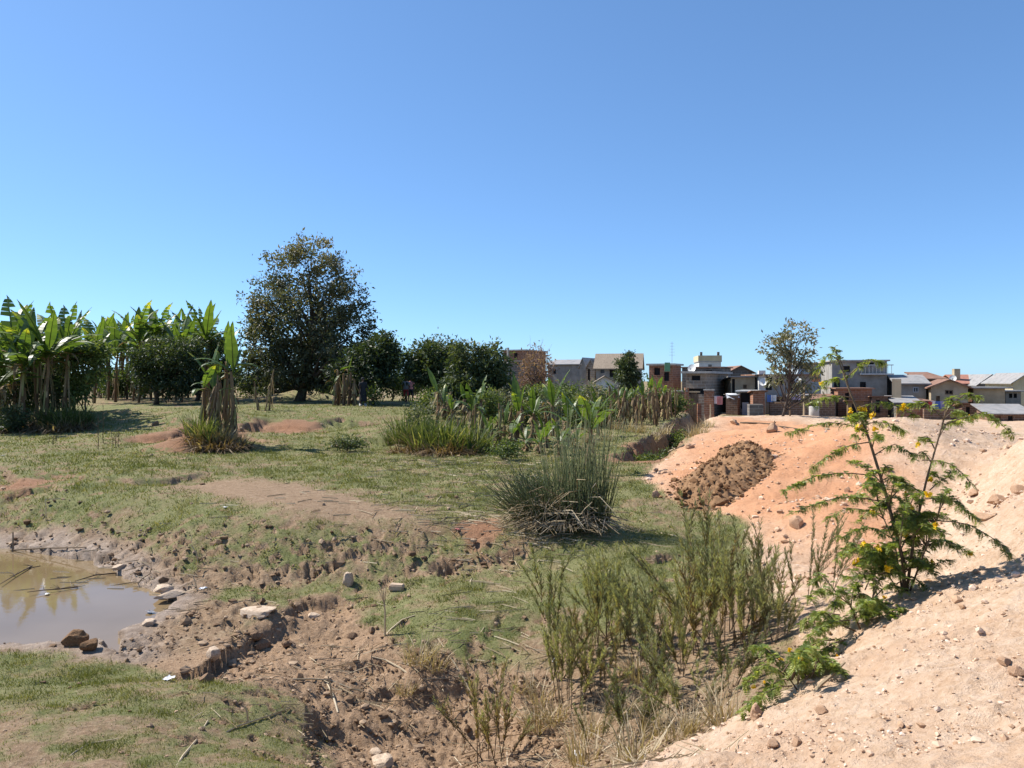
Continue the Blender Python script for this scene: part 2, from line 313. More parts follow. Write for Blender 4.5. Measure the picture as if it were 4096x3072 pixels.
def height(X, Y, fine=True):
    X = np.asarray(X, float); Y = np.asarray(Y, float); sh = X.shape; X = X.ravel(); Y = Y.ravel()
    z = CZ - base_h(X, Y); r = np.hypot(X, Y)
    for (mx, my, rx, ry, hh) in MOUNDS: z = z + hh * np.exp(-((X - mx) / rx) ** 2 - ((Y - my) / ry) ** 2)
    cut = np.zeros(len(X))
    for (L, drop, reach, wid, wob) in SC:
        pad = reach * 4 + .5
        k = np.nonzero((X > L[:, 0].min() - pad) & (X < L[:, 0].max() + pad) & (Y > L[:, 1].min() - pad) & (Y < L[:, 1].max() + pad))[0]
        if not len(k): continue
        x, y = X[k], Y[k]; d, s, t = segdist(x, y, L); q = -s * d + wob * 1.8 * fbm(x, y, 1.1, 2, .45); wid_ = 1.9 * wid * (1.4 + 1.6 * fbm(x + 5, y, .5, 2) + .25)
        wid_ = np.maximum(wid_, wid * .8); amt = drop * .64 * (.75 + .5 * fbm(x + 11, y, .9, 2)) * sstep(0, 1, q / wid_) * np.exp(-np.maximum(q - wid, 0) / reach) * sstep(0, .12, t) * (1 - sstep(.88, 1, t))
        z[k] -= amt; cut[k] = np.maximum(cut[k], amt)
    d, s, t = segdist(X, Y, DITCH); q = d + .5 * fbm(X, Y, 1.2, 3); z -= 1.15 * (1 - sstep(.5, 1.15, q)) * sstep(0, .1, t) * (1 - sstep(.9, 1, t))
    d, s, t = segdist(X, Y, VALLEY); z -= .55 * np.exp(-(d / 1.0) ** 2) * sstep(0, .15, t) * (1 - sstep(.7, 1, t))
    if fine:
        sand, bank, pit, patch, spit, pond = masks(X, Y)
        fade = 1 / (1 + (r / 60) ** 2)
        lum = fbm(X, Y, .55, 4, .55); bil = np.abs(fbm(X + 7, Y, .42, 3, .6)) * 2 + np.abs(fbm(X - 3, Y + 8, .17, 2, .6)) * .8 - .75
        soft = fbm(X, Y, 3.2, 2)
        turf = (1 - sand) * (1 - .8 * patch)
        z += fade * (soft * .07 + turf * lum * .05 * (1 - pit * .4) + (1 - sand) * bank * bil * .065 + spit * bil * .07 + pit * (lum * .05 + bil * .03))
        cl = fbm(X, Y, .19, 3, .6); z += fade * np.clip(20 / np.maximum(r, 1) - .4, 0, 1) * (bank * .045 + pit * .025 + spit * .05 + .014) * cl * (1 - sand)
        wr = (X * .55 + Y * .83) / .22; wq = (X * .83 - Y * .55) / 1.5; z += sand * fade * (perlin(wr + .8 * fbm(X, Y, .9, 2), wq) * .030 + perlin(wr * .45 + 3, wq * .5) * .045 + fbm(X, Y, 1.5, 3) * .14 + np.abs(fbm(X, Y, .5, 3, .6)) * .06 + fbm(X * .8, Y, .24, 3, .6) * .022 + np.maximum(fbm(X, Y, .12, 2) - .18, 0) * .05 * np.clip(12 / np.maximum(r, 1), 0, 1))
        pk = fbm(X + 71, Y * 1.25, .34, 3, .55); pkz = sstep(.16, .34, pk) * sstep(-.25, .15, fbm(X, Y + 33, 2.2, 2))
        z -= (1 - sand) * (1 - patch) * (1 - pit * .5) * np.clip(26 / np.maximum(r, 1) - .5, 0, 1) * pkz * (.045 + bank * .05 + spit * .03)
        # drying cracks in the pit floor
        ck = np.abs(fbm(X * 1.1 + 50, Y * .8, .45, 3, .5)); z -= pit * .035 * (1 - sstep(0, .05, ck))
        ins = pond > 0
        z = np.where(ins, np.minimum(z, _WL - .02 - .35 * np.minimum(pond, 1.2)), np.where(pond > -1.2, np.maximum(z, _WL + .015 - .06 * pond + .03 * lum), z))
    return z.reshape(sh)
def gz(x, y): return float(height(np.array([x]), np.array([y]))[0])
_hz = lambda X, Y: height(X, Y)
def hit(px, py):
    """where the line of sight through a pixel meets the ground"""
    x, y = ray_base(px, py, _hz); return Vector((x, y, gz(x, y)))
def atY(px, Y, z=None):
    x = (px - CX) / F * Y; return Vector((x, Y, gz(x, Y) if z is None else z))
def atPY(px, py, Y): return Vector(((px - CX) / F * Y, Y, CZ - (py - HY) / F * Y))

# ------------------------------------------------------------------ terrain: mesh
fa = np.radians(np.linspace(-39, 39, 640)); ca = np.radians(np.concatenate([np.linspace(-180, -60, 31)[:-1], np.linspace(-60, -39, 22)[:-1]]))
TH = np.concatenate([ca, fa, -ca[::-1][:-1]])
RR = np.concatenate([np.linspace(.0, 2.6, 9)[1:-1], np.exp(np.linspace(math.log(2.6), math.log(48), 700)), np.exp(np.linspace(math.log(48), math.log(1500), 75))[1:]])
tg, rg = np.meshgrid(TH, RR, indexing='ij'); gx_, gy_ = rg * np.sin(tg), rg * np.cos(tg)
gzv = height(gx_, gy_); nt_, nr_ = gx_.shape
dzt = np.hypot(np.gradient(gzv, axis=1) / np.gradient(rg, axis=1), np.gradient(gzv, axis=0) / (np.gradient(tg, axis=0) * np.maximum(rg, .5)))
_st = sstep(.5, 1.4, dzt) * .035 * np.clip(rg / 12, .5, 2.5)
_dx = _st * (perlin(gx_ * 5 + gzv * 11, gy_ * 5 - gzv * 9) + .6 * perlin(gx_ * 13 + gzv * 23, gy_ * 13 + gzv * 19)); _dy = _st * (perlin(gx_ * 5 - gzv * 10 + 40, gy_ * 5 + gzv * 12) + .6 * perlin(gx_ * 13 - gzv * 21, gy_ * 13 + gzv * 17 + 9))
sand, bank, pit, patch, spit, pond = [m.reshape(gx_.shape) for m in masks(gx_.ravel(), gy_.ravel())]
# orange tone of the older heap, red tone of dug earth
ORA = wpoly([(636,484),(684,440),(720,418),(800,420),(870,428),(915,470),(905,540),(860,570),(790,550),(740,520),(690,514)])
ora = sstep(-.9, 1.2, inpoly((gx_ + .8 * fbm(gx_, gy_, 2.0, 3)).ravel(), (gy_ + .8 * fbm(gx_ + 9, gy_, 2.0, 3)).ravel(), ORA)).reshape(gx_.shape)
gr = np.clip(.80 + .62 * fbm(gx_, gy_, 2.4, 4, .6) + .6 * fbm(gx_, gy_, .5, 3, .6), 0, 1)
gr *= 1 - .9 * patch; gr *= 1 - .93 * pit; gr *= 1 - .75 * spit
pk_ = fbm(gx_ + 71, gy_ * 1.25, .34, 3, .55); gr *= 1 - .8 * sstep(.13, .3, pk_) * sstep(-.25, .15, fbm(gx_, gy_ + 33, 2.2, 2))
gr *= 1 - .4 * sstep(.08, .35, fbm(gx_ - 40, gy_ + 12, 1.1, 4, .6)) * np.clip(22 / np.maximum(rg, 1) - .2, .25, 1)
SHRUBZ = wpoly([(535,640),(560,768),(640,768),(770,702),(800,640),(770,585),(700,600),(620,640)]); gr *= 1 - .7 * sstep(-.5, .4, inpoly((gx_ + .4 * fbm(gx_, gy_, .8, 3)).ravel(), gy_.ravel(), SHRUBZ)).reshape(gx_.shape)
gr *= 1 - .6 * sstep(-.12, .3, fbm(gx_ + 90, gy_, .55, 4, .6)) * sstep(11.0, 7.5, rg)
bd = inpoly(gx_.ravel(), gy_.ravel(), BANK).reshape(gx_.shape)
gr = np.where(bank > 0, gr * (1 - bank * (.08 + .85 * (1 - sstep(.0, .42, gzv + .45 * fbm(gx_ + 3, gy_, .5, 3))))), gr)
gr *= 1 - .95 * sstep(.7, 1.3, dzt)                 # bare earth where the ground is broken off steeply
gr *= 1 - sstep(.8, .15, -pond) * (pond < .5)
gr = np.where(rg > 55, gr * .6, gr)
redm = np.zeros(gx_.shape)
for (px_, py_, rad) in [(192,447,1.6),(205,430,2.6),(60,423,2.0),(70,430,1.2),(290,425,2.2),(160,436,1.5),(480,528,.7),(660,440,2.2),(640,455,1.5),(22,482,1.2)]:
    x_, y_ = ray_base(px_, py_, _bz); redm = np.maximum(redm, np.exp(-(((gx_ - x_) / rad) ** 2 + ((gy_ - y_) / rad) ** 2)))
gr *= 1 - .9 * sstep(.45, .8, redm + .35 * fbm(gx_, gy_, .8, 3))
wet = sstep(.75, .05, -pond + .25 * fbm(gx_, gy_, .6, 3))
def grid_mesh(name, keep, mat):
    idx = np.arange(nt_ * nr_).reshape(nt_, nr_)
    q = np.stack([idx[:-1, :-1], idx[:-1, 1:], idx[1:, 1:], idx[1:, :-1]], -1)[keep].reshape(-1, 4)[:, ::-1]
    used, inv = np.unique(q.ravel(), return_inverse=True)
    V = np.stack([(gx_ + _dx).ravel(), (gy_ + _dy).ravel(), gzv.ravel()], 1)[used]
    b = MB(); b.add(V, inv.reshape(-1, 4)); o = b.build(name, mat, smooth=True)
    for nm, arr in (('grass', gr), ('sand', sand), ('orange', ora), ('red', redm), ('wet', wet), ('pit', pit)):
        at = o.data.attributes.new(nm, 'FLOAT', 'POINT'); at.data.foreach_set('value', arr.ravel()[used].astype(np.float32))
    return o
m, nt, out = newmat('ground_soil')
tc = node(nt, 'ShaderNodeTexCoord').outputs['Object']
nF, nM, nL, nX = noise_tex(nt, 22, 6, .7, tc), noise_tex(nt, 5, 5, .65, tc), noise_tex(nt, .8, 4, .6, tc), noise_tex(nt, 70, 4, .7, tc)
dirt = ramp(nt, math2(nt, 'ADD', math2(nt, 'MULTIPLY', nF, .6), math2(nt, 'MULTIPLY', nM, .4)), [(.3, (.15, .095, .055)), (.48, (.255, .172, .105)), (.62, (.35, .25, .165)), (.8, (.46, .355, .265))])
red = ramp(nt, nF, [(.3, (.19, .085, .045)), (.7, (.33, .17, .095))])
dirt = mixc(nt, math2(nt, 'MULTIPLY', attr(nt, 'red'), .85), dirt, red)
mud = ramp(nt, nM, [(.3, (.17, .12, .085)), (.7, (.40, .32, .26))]); dirt = mixc(nt, math2(nt, 'MULTIPLY', attr(nt, 'wet'), .8), dirt, mud)
pitc = ramp(nt, nF, [(.3, (.23, .145, .085)), (.55, (.34, .225, .14)), (.8, (.43, .305, .205))]); dirt = mixc(nt, math2(nt, 'MULTIPLY', attr(nt, 'pit'), .75), dirt, pitc)
grs = ramp(nt, math2(nt, 'ADD', math2(nt, 'MULTIPLY', nF, .45), math2(nt, 'MULTIPLY', nL, .55)), [(.3, (.085, .105, .036)), (.45, (.14, .15, .056)), (.58, (.21, .20, .09)), (.72, (.30, .255, .145))])
gf = math2(nt, 'ADD', math2(nt, 'MULTIPLY', attr(nt, 'grass'), 1.9), math2(nt, 'MULTIPLY', math2(nt, 'SUBTRACT', nX, .5), 1.6))
gf = math2(nt, 'SUBTRACT', math2(nt, 'ADD', gf, math2(nt, 'MULTIPLY', math2(nt, 'SUBTRACT', nM, .5), 1.3)), .42, True)
col = mixc(nt, gf, dirt, grs)
pale = ramp(nt, math2(nt, 'ADD', math2(nt, 'MULTIPLY', nF, .5), math2(nt, 'MULTIPLY', nM, .5)), [(.3, (.36, .22, .13)), (.46, (.51, .355, .24)), (.68, (.66, .51, .385))])
orng = ramp(nt, math2(nt, 'ADD', math2(nt, 'MULTIPLY', nF, .5), math2(nt, 'MULTIPLY', nL, .5)), [(.3, (.37, .165, .078)), (.48, (.52, .255, .132)), (.7, (.62, .35, .205))])
pale = mixc(nt, math2(nt, 'MULTIPLY', math2(nt, 'SUBTRACT', nL, .47, True), 3.2, True), pale, (.47, .30, .19)); sandc = mixc(nt, math2(nt, 'MULTIPLY', attr(nt, 'orange'), .92), pale, orng)
col = mixc(nt, math2(nt, 'ADD', attr(nt, 'sand'), math2(nt, 'MULTIPLY', math2(nt, 'SUBTRACT', nF, .5), .5), True), col, sandc)
p = node(nt, 'ShaderNodeBsdfPrincipled'); p.inputs['Specular IOR Level'].default_value = .15
nt.links.new(math2(nt, 'SUBTRACT', .95, math2(nt, 'MULTIPLY', attr(nt, 'wet'), .35)), p.inputs['Roughness']); nt.links.new(col, p.inputs['Base Color'])
nt.links.new(bump(nt, math2(nt, 'ADD', nF, math2(nt, 'MULTIPLY', nX, .5)), .8, .05), p.inputs['Normal']); nt.links.new(p.outputs[0], out.inputs[0])
M_GROUND = m
cellsand = (sand[:-1, :-1] + sand[1:, 1:] + sand[:-1, 1:] + sand[1:, :-1]) / 4
g_o = grid_mesh('ground', cellsand <= .5, M_GROUND); tag(g_o, 'grassy and bare brown broken ground around the pond', kind='structure')
s_o = grid_mesh('sand_heap', cellsand > .5, M_GROUND); tag(s_o, 'pale and orange dumped sand sloping down to the right', kind='structure')
# pond
m, nt, out = newmat('muddy_water')
tc = node(nt, 'ShaderNodeTexCoord').outputs['Object']
p = node(nt, 'ShaderNodeBsdfPrincipled'); p.inputs['Roughness'].default_value = .04; p.inputs['IOR'].default_value = 1.33
nt.links.new(ramp(nt, noise_tex(nt, .5, 3, .5, tc), [(.3, (.17, .118, .06)), (.7, (.215, .155, .09))]), p.inputs['Base Color'])
nt.links.new(bump(nt, noise_tex(nt, 9, 2, .5, tc), .05, .01), p.inputs['Normal']); nt.links.new(p.outputs[0], out.inputs[0])
M_WATER = m
b = MB(); big = POND.mean(0) + (POND - POND.mean(0)) * 1.09
b.add(np.c_[big, np.full(len(big), _WL)], [list(range(len(big)))]); w_o = b.build('pond_water', M_WATER)
tag(w_o, 'still muddy brown water of the pond', kind='structure')
# ------------------------------------------------------------------ plant materials
M_BARK = plain('bark', [(.3, (.05, .037, .028)), (.7, (.13, .10, .08))], 9, .9)
M_TWIG = tinted('twig', [(0, (.07, .045, .028)), (.5, (.15, .105, .065)), (1, (.30, .23, .15))])
M_BSTEM = tinted('banana_sheath', [(0, (.06, .035, .02)), (.4, (.17, .105, .055)), (.7, (.30, .22, .12)), (1, (.20, .22, .06))])
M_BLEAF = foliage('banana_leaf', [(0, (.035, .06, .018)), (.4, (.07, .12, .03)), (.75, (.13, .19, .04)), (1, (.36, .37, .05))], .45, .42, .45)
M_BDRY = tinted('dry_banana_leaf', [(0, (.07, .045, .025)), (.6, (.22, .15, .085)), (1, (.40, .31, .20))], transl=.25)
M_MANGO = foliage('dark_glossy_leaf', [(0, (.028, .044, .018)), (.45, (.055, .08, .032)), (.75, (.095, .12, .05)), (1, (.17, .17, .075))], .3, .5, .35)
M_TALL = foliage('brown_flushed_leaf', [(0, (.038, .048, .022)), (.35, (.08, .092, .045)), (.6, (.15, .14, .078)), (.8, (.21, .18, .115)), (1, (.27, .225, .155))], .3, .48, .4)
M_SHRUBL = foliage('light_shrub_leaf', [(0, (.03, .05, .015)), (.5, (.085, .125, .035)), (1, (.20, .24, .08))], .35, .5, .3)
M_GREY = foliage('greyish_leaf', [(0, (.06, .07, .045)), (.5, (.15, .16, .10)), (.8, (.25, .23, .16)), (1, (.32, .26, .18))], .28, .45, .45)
M_PINK = foliage('reddish_twig_leaf', [(0, (.09, .055, .045)), (.5, (.21, .13, .11)), (1, (.33, .22, .18))], .3, .6, .2)
M_WISP = foliage('wispy_leaf', [(0, (.19, .13, .075)), (.3, (.24, .21, .115)), (.6, (.27, .285, .155)), (1, (.42, .41, .27))], .42, .55, .25)
M_WISPD = foliage('dark_wispy_leaf', [(0, (.15, .095, .05)), (.3, (.15, .13, .065)), (.6, (.15, .175, .09)), (1, (.28, .29, .18))], .38, .55, .25)
M_REED = foliage('reed_stem', [(0, (.07, .08, .035)), (.35, (.13, .16, .07)), (.65, (.24, .26, .13)), (1, (.42, .37, .23))], .25, .5, .3)
M_STRAW = foliage('straw', [(0, (.20, .14, .08)), (.5, (.38, .30, .19)), (1, (.60, .51, .37))], .2, .6, .25)
M_GRASSB = foliage('grass_blade', [(0, (.035, .05, .016)), (.4, (.07, .10, .03)), (.7, (.14, .17, .06)), (1, (.36, .33, .16))], .35, .5, .25)
M_YLEAF = foliage('pinnate_leaf', [(0, (.11, .145, .04)), (.45, (.19, .245, .065)), (.8, (.28, .33, .095)), (1, (.40, .42, .14))], .48, .42, .4)
M_YFLOW = foliage('yellow_petal', [(0, (.70, .42, .01)), (.5, (.82, .56, .015)), (1, (.88, .68, .05))], .3, .5, .3, (1.2, 1.1, .6))

def gauss(n, s): return G.normal(0, 1, (n, 3)) * s
def rdir(n):
    d = G.normal(0, 1, (n, 3)); return d / np.linalg.norm(d, axis=1)[:, None]
def curve(a, b, k=6, bow=None, wob=.0):
    a = np.asarray(a, float); b = np.asarray(b, float); t = np.linspace(0, 1, k)[:, None]
    P = a + (b - a) * t
    if bow is not None: P = P + np.asarray(bow, float) * (4 * t * (1 - t))
    if wob: P[1:-1] += G.normal(0, wob, (k - 2, 3))
    return P

# ------------------------------------------------------------------ trees
def tree(name, label, cat, base, ells, leafmat, n_cl, per, leaf, spread, trunk_r, limbs=14, droop=.3, tint=(.15, .85), top_tint=0.0, sub=True, group=None, twiggy=0, gaps=-.2):
    """base = point on the ground, ells = crown lobes as (x, y, z, rx, ry, rz) in world space"""
    root = empty(name, base, 0, label, cat, group); B = np.array(base)
    E = np.array(ells, float); vol = E[:, 3] * E[:, 4] * E[:, 5]; pick = G.choice(len(E), n_cl, p=vol / vol.sum())
    d = rdir(n_cl); r = G.uniform(.25, 1, n_cl) ** .55
    C = E[pick, :3] + d * r[:, None] * E[pick, 3:] * (1 + .10 * G.normal(0, 1, (n_cl, 1)))
    if gaps:
        cs = np.cbrt(vol.sum() / len(vol)) * .55; keep = np.array([mnoise.noise(Vector(c) / cs) > gaps for c in C]); C = C[keep]; n_cl = len(C)
    C[:, 2] = np.maximum(C[:, 2], B[2] + .25)
    zlo, zhi = (E[:, 2] - E[:, 5]).min(), (E[:, 2] + E[:, 5]).max()
    # wood
    mb = MB(); crown_c = (E[:, :3] * vol[:, None]).sum(0) / vol.sum()
    top = np.array([crown_c[0], crown_c[1], zlo + .72 * (zhi - zlo)])
    path = curve(B + [0, 0, -.15], top, 9, [trunk_r * R.uniform(-2, 2), trunk_r * R.uniform(-2, 2), 0], trunk_r * .35)
    rad = np.linspace(trunk_r, trunk_r * .22, 9); rad[0] *= 1.35
    mb.tube(path - B, rad, 8)
    for k in G.choice(n_cl, min(limbs, n_cl), replace=False):
        c = C[k]; t = np.clip((c[2] - B[2]) / (top[2] - B[2] + 1e-6) - R.uniform(.2, .45), .12, .9)
        i = int(t * 8); f = t * 8 - i; s = path[i] + (path[min(i + 1, 8)] - path[i]) * f; r0 = rad[i] * .5
        mb.tube(curve(s, c, 6, [0, 0, np.linalg.norm(c - s) * R.uniform(-.05, .12)], r0 * .5) - B, np.linspace(r0, .012, 6), 5)
    mb.build('trunk', M_BARK, root, True)
    # leaves
    n = n_cl * per; ci = np.repeat(np.arange(n_cl), per)
    P = C[ci] + gauss(n, spread) * np.array([1, 1, .75])
    outw = C[ci] - crown_c; outw /= np.linalg.norm(outw, axis=1)[:, None] + 1e-6
    D = rdir(n) + outw * .7 + np.array([0, 0, -droop]); U = rdir(n)
    ht = (P[:, 2] - zlo) / (zhi - zlo)
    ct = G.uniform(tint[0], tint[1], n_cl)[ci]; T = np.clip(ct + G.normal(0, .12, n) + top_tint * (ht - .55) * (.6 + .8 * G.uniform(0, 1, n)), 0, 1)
    P[:, 2] = np.maximum(P[:, 2], B[2] + .15)
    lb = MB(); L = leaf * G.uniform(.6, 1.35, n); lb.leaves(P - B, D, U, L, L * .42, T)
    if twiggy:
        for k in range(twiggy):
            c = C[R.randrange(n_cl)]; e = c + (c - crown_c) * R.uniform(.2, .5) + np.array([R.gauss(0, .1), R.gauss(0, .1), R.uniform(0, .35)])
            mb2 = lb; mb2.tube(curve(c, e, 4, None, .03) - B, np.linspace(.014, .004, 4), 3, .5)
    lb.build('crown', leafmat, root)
    return root
def ell(px, py, rx, ry, Y, dy=0.0, depth=1.0):
    c = atPY(px, py, Y + dy); k = (Y + dy) / F; return (c.x, c.y, c.z, rx * k, (rx + ry) * .5 * k * depth, ry * k)

YT = 50
b = atY(299, YT); b.z = gz(b.x, b.y)
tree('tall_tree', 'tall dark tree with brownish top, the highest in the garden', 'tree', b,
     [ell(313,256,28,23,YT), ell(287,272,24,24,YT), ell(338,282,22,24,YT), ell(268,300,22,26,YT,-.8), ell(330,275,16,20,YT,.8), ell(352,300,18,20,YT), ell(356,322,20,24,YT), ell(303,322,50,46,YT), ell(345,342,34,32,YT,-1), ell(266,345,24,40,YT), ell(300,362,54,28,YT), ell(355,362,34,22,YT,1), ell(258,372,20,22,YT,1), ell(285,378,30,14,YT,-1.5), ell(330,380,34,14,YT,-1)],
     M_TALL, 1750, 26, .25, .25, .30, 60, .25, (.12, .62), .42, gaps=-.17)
b = atY(350, 47); tree('broadleaf_tree', 'dark leafy tree with a side branch reaching right, beside the tall tree', 'tree', b,
     [ell(365,368,30,18,46), ell(378,354,18,18,46), ell(388,342,10,13,46), ell(347,374,18,12,46), ell(374,380,20,9,46,-1)], M_MANGO, 430, 26, .25, .24, .16, 18, .3, (.1, .6), .35)
b = atY(431, 46); tree('round_tree', 'dark round tree with a bare trunk, left of the two beside the red house', 'tree', b,
     [ell(436,355,26,19,46), ell(420,368,18,18,46), ell(448,366,20,18,46), ell(434,374,24,11,46,-.5)], M_MANGO, 470, 28, .24, .2, .17, 18, .35, (.15, .65), .35)
b = atY(474, 41); tree('leafy_tree', 'bushy dark green tree with leaves down to the ground, in front of the red house', 'tree', b,
     [ell(468,362,18,20,41), ell(488,364,20,22,41), ell(500,378,12,20,41), ell(474,388,34,20,41), ell(455,390,14,18,41,-.5), ell(492,398,18,12,41,-.5)], M_MANGO, 560, 28, .24, .2, .13, 20, .3, (.25, .8), .3)
b = atY(156, 47); tree('round_bush_tree', 'low round dark tree on a short trunk, before the banana grove', 'tree', b,
     [ell(165,358,33,22,47), ell(150,372,22,18,47), ell(182,375,22,16,47), ell(166,383,30,12,47,-.5), ell(195,352,12,14,47,1)], M_MANGO, 480, 28, .23, .2, .15, 16, .2, (.05, .5), .6)
b = atY(196, 53); tree('round_bush_tree', 'dark leafy tree half hidden behind the round tree and the tall stalks', 'tree', b,
     [ell(205,355,22,22,53), ell(218,372,20,18,53), ell(196,380,18,12,53)], M_MANGO, 200, 40, .26, .26, .14, 10, .2, (.1, .55), .4)
b = atY(536, 60); tree('bare_shrub_tree', 'pinkish twiggy shrub, nearly bare, beside the red brick house', 'shrub', b,
     [ell(536,366,15,20,60), ell(527,380,9,14,60), ell(545,378,8,12,60)], M_PINK, 260, 9, .22, .28, .07, 60, -.3, (.2, .8), .1, twiggy=160)
b = atY(627, 74); tree('conical_tree', 'small dark conical tree before the house with a tall tan roof', 'tree', b,
     [ell(627,356,5,7,74), ell(627,366,9,8,74), ell(627,375,11,8,74), ell(628,384,8,8,74)], M_MANGO, 150, 40, .30, .22, .12, 8, .2, (.2, .7), .2)
b = atY(782, 36); thin = tree('thin_tree', 'slender tree with greyish leaves and a pale thin trunk standing on the sand', 'tree', b,
     [ell(797,331,14,11,36), ell(778,345,18,14,36), ell(804,348,16,12,36), ell(788,362,22,12,36), ell(808,370,14,13,36), ell(776,377,12,12,36), ell(804,392,13,10,36), ell(768,352,9,10,36)],
     M_GREY, 300, 14, .20, .15, .06, 70, .35, (.2, .85), .1, gaps=.03)
b = atY(85, 37); tree('sapling', 'pale green leafy sapling at the right edge of the left banana grove', 'tree', b,
     [ell(78,355,12,10,37), ell(92,352,14,8,37), ell(72,372,10,12,37), ell(95,372,9,12,37), ell(80,390,12,10,37)], M_SHRUBL, 110, 24, .26, .26, .05, 16, .3, (.3, .95))
b = atY(392, 52); tree('sapling', 'loose pale green sapling between the tall tree and the round tree', 'tree', b,
     [ell(395,360,12,14,52), ell(388,376,14,14,52), ell(400,388,10,10,52)], M_SHRUBL, 120, 20, .26, .32, .05, 16, .2, (.2, .8))

def shrub(px, Y, wpx, hpx, label, mat=None, group=None, per=26, dens=1.0, name='leafy_shrub', tint=(.2, .9)):
    b = atY(px, Y); k = Y / F; w, h = wpx * k * .5, hpx * k
    E = [(b.x + R.uniform(-.35, .35) * w, b.y + R.uniform(-.3, .3) * w, b.z + h * R.uniform(.3, .68), w * R.uniform(.55, .8), w * .6, h * R.uniform(.28, .42)) for _ in range(4)]
    lf = max(.09, 3.2 * k)
    return tree(name, label, 'shrub', b, E, mat or M_SHRUBL, int(60 * dens), per, lf, lf * 1.3, .035, 14, .2, tint, .2, group=group)
gs = 'low shrubs behind the trees'
for i, (px, Y, w, h, lab) in enumerate([(222,57,26,30,'between the tall stalks and the tall tree'),(250,58,30,26,'behind the bare stalks left of the tall trunk'),(276,62,26,24,'just left of the tall trunk'),(330,60,30,28,'just right of the tall trunk'),
        (362,62,30,26,'behind the standing person in dark clothes'),(412,60,26,26,'behind the two people by the round tree'),(450,58,22,22,'behind the trunk of the round tree'),(104,60,30,34,'in the gap between the two banana groves'),(122,64,26,30,'left of the low round tree'),
        (545,56,36,22,'below the pinkish bare shrub'),(570,58,34,20,'below the long grey house'),(592,54,32,20,'beside the small thatched hut'),(608,50,26,20,'right of the small thatched hut')]):
    shrub(px, Y, w, h, 'pale green leafy shrub ' + lab, group=gs, tint=(.15, .75))
for i, (px, Y, w, h, lab) in enumerate([(4,36,34,62,'at the left edge, first'),(26,37,34,58,'second'),(46,38,30,54,'third'),(64,39,30,50,'fourth'),(14,33,30,30,'nearest, low')]):
    shrub(px, Y, w, h, 'dark tangled undergrowth below the left banana grove, ' + ['at the left edge', 'second from the left', 'third from the left', 'fourth from the left'][i] if i < 4 else 'low dark undergrowth in front of the left banana grove', M_MANGO if i % 2 == 0 else None, 'undergrowth of the left grove', dens=1.5, name='undergrowth', tint=(.05, .6))
for i, (px, Y, w, h, lab) in enumerate([(112,56,30,30,'left of the low round tree'),(140,58,34,30,'behind the low round tree'),(180,59,34,30,'behind the right half of the low round tree')]):
    shrub(px, Y, w, h, 'dark undergrowth of the far banana grove ' + lab, None, 'undergrowth of the far grove', dens=1.0, name='undergrowth', tint=(.05, .5))
shrub(664, 30, 22, 16, 'green and brown weed overhanging the red ditch wall', dens=.7, name='weed', tint=(.1, .8)); shrub(646, 27, 26, 16, 'low weed at the near end of the red ditch', dens=.7, name='weed', tint=(.1, .8)); shrub(676, 36, 20, 18, 'weed at the far end of the red ditch below the yard wall', dens=.7, name='weed', tint=(.1, .8))
for i, (px, Y, w, h, mt) in enumerate([(428, 39, 26, 18, 0), (446, 37, 24, 18, 1), (488, 36, 28, 22, 0), (506, 38, 30, 24, 1), (520, 35, 26, 20, 0), (534, 38, 30, 24, 0), (548, 36, 28, 22, 1), (562, 40, 32, 24, 0), (577, 37, 28, 20, 0), (592, 40, 30, 22, 1), (606, 37, 26, 18, 0), (622, 42, 26, 18, 0), (640, 43, 26, 20, 1), (656, 43, 24, 20, 0), (672, 44, 22, 18, 0)]):
    shrub(px, Y, w * 1.15, h * 1.45, 'leafy weed thicket across the middle of the garden, %s from the left' % ORD[i], M_GREY if mt else None, 'weed thicket in the middle of the garden', dens=1.2, name='weed_thicket', tint=(.1, .85))
shrub(686, 34, 20, 16, 'low green weed at the rim of the red ditch', dens=.6, name='weed'); shrub(347, 27, 44, 14, 'low dark weed patch on the lawn below the tree shadow', M_MANGO, dens=.8, name='weed', tint=(.3, .9))
shrub(372, 44, 10, 20, 'small leafy plant at the feet of the person in dark clothes', dens=.4, name='weed')
shrub(418, 29.5, 34, 34, 'dark green bush in the tall grass on the hummock', M_MANGO, dens=1.0, name='bush', tint=(.3, .9)); shrub(505, 24.5, 28, 26, 'green weed left of the big reed clump', dens=.9, name='weed')
shrub(532, 15.6, 44, 40, 'dark leafy plant on the left flank of the big reed clump', M_MANGO, dens=.8, name='weed', tint=(.3, .9))

for i, (px, Y, w, h) in enumerate([(86, 78, 40, 24), (118, 84, 44, 26), (150, 80, 40, 24), (188, 86, 44, 26), (226, 80, 40, 26), (262, 84, 44, 24), (296, 78, 40, 22), (334, 84, 44, 26), (372, 78, 40, 26), (404, 82, 36, 24), (438, 80, 36, 20), (560, 74, 34, 16), (20, 70, 50, 30), (56, 74, 44, 30)]):
    shrub(px, Y, w, h, 'distant leafy bush closing the garden behind the trees, %s from the left' % ORD[[0, 1, 2, 3, 4, 5, 6, 7, 8, 9, 10, 11, 12, 13][sorted(range(14), key=lambda k: [86, 118, 150, 188, 226, 262, 296, 334, 372, 404, 438, 560, 20, 56][k]).index(i)]], M_SHRUBL if i % 3 else M_MANGO, 'distant bushes behind the garden', dens=1.0, name='distant_bush', tint=(.05, .6))

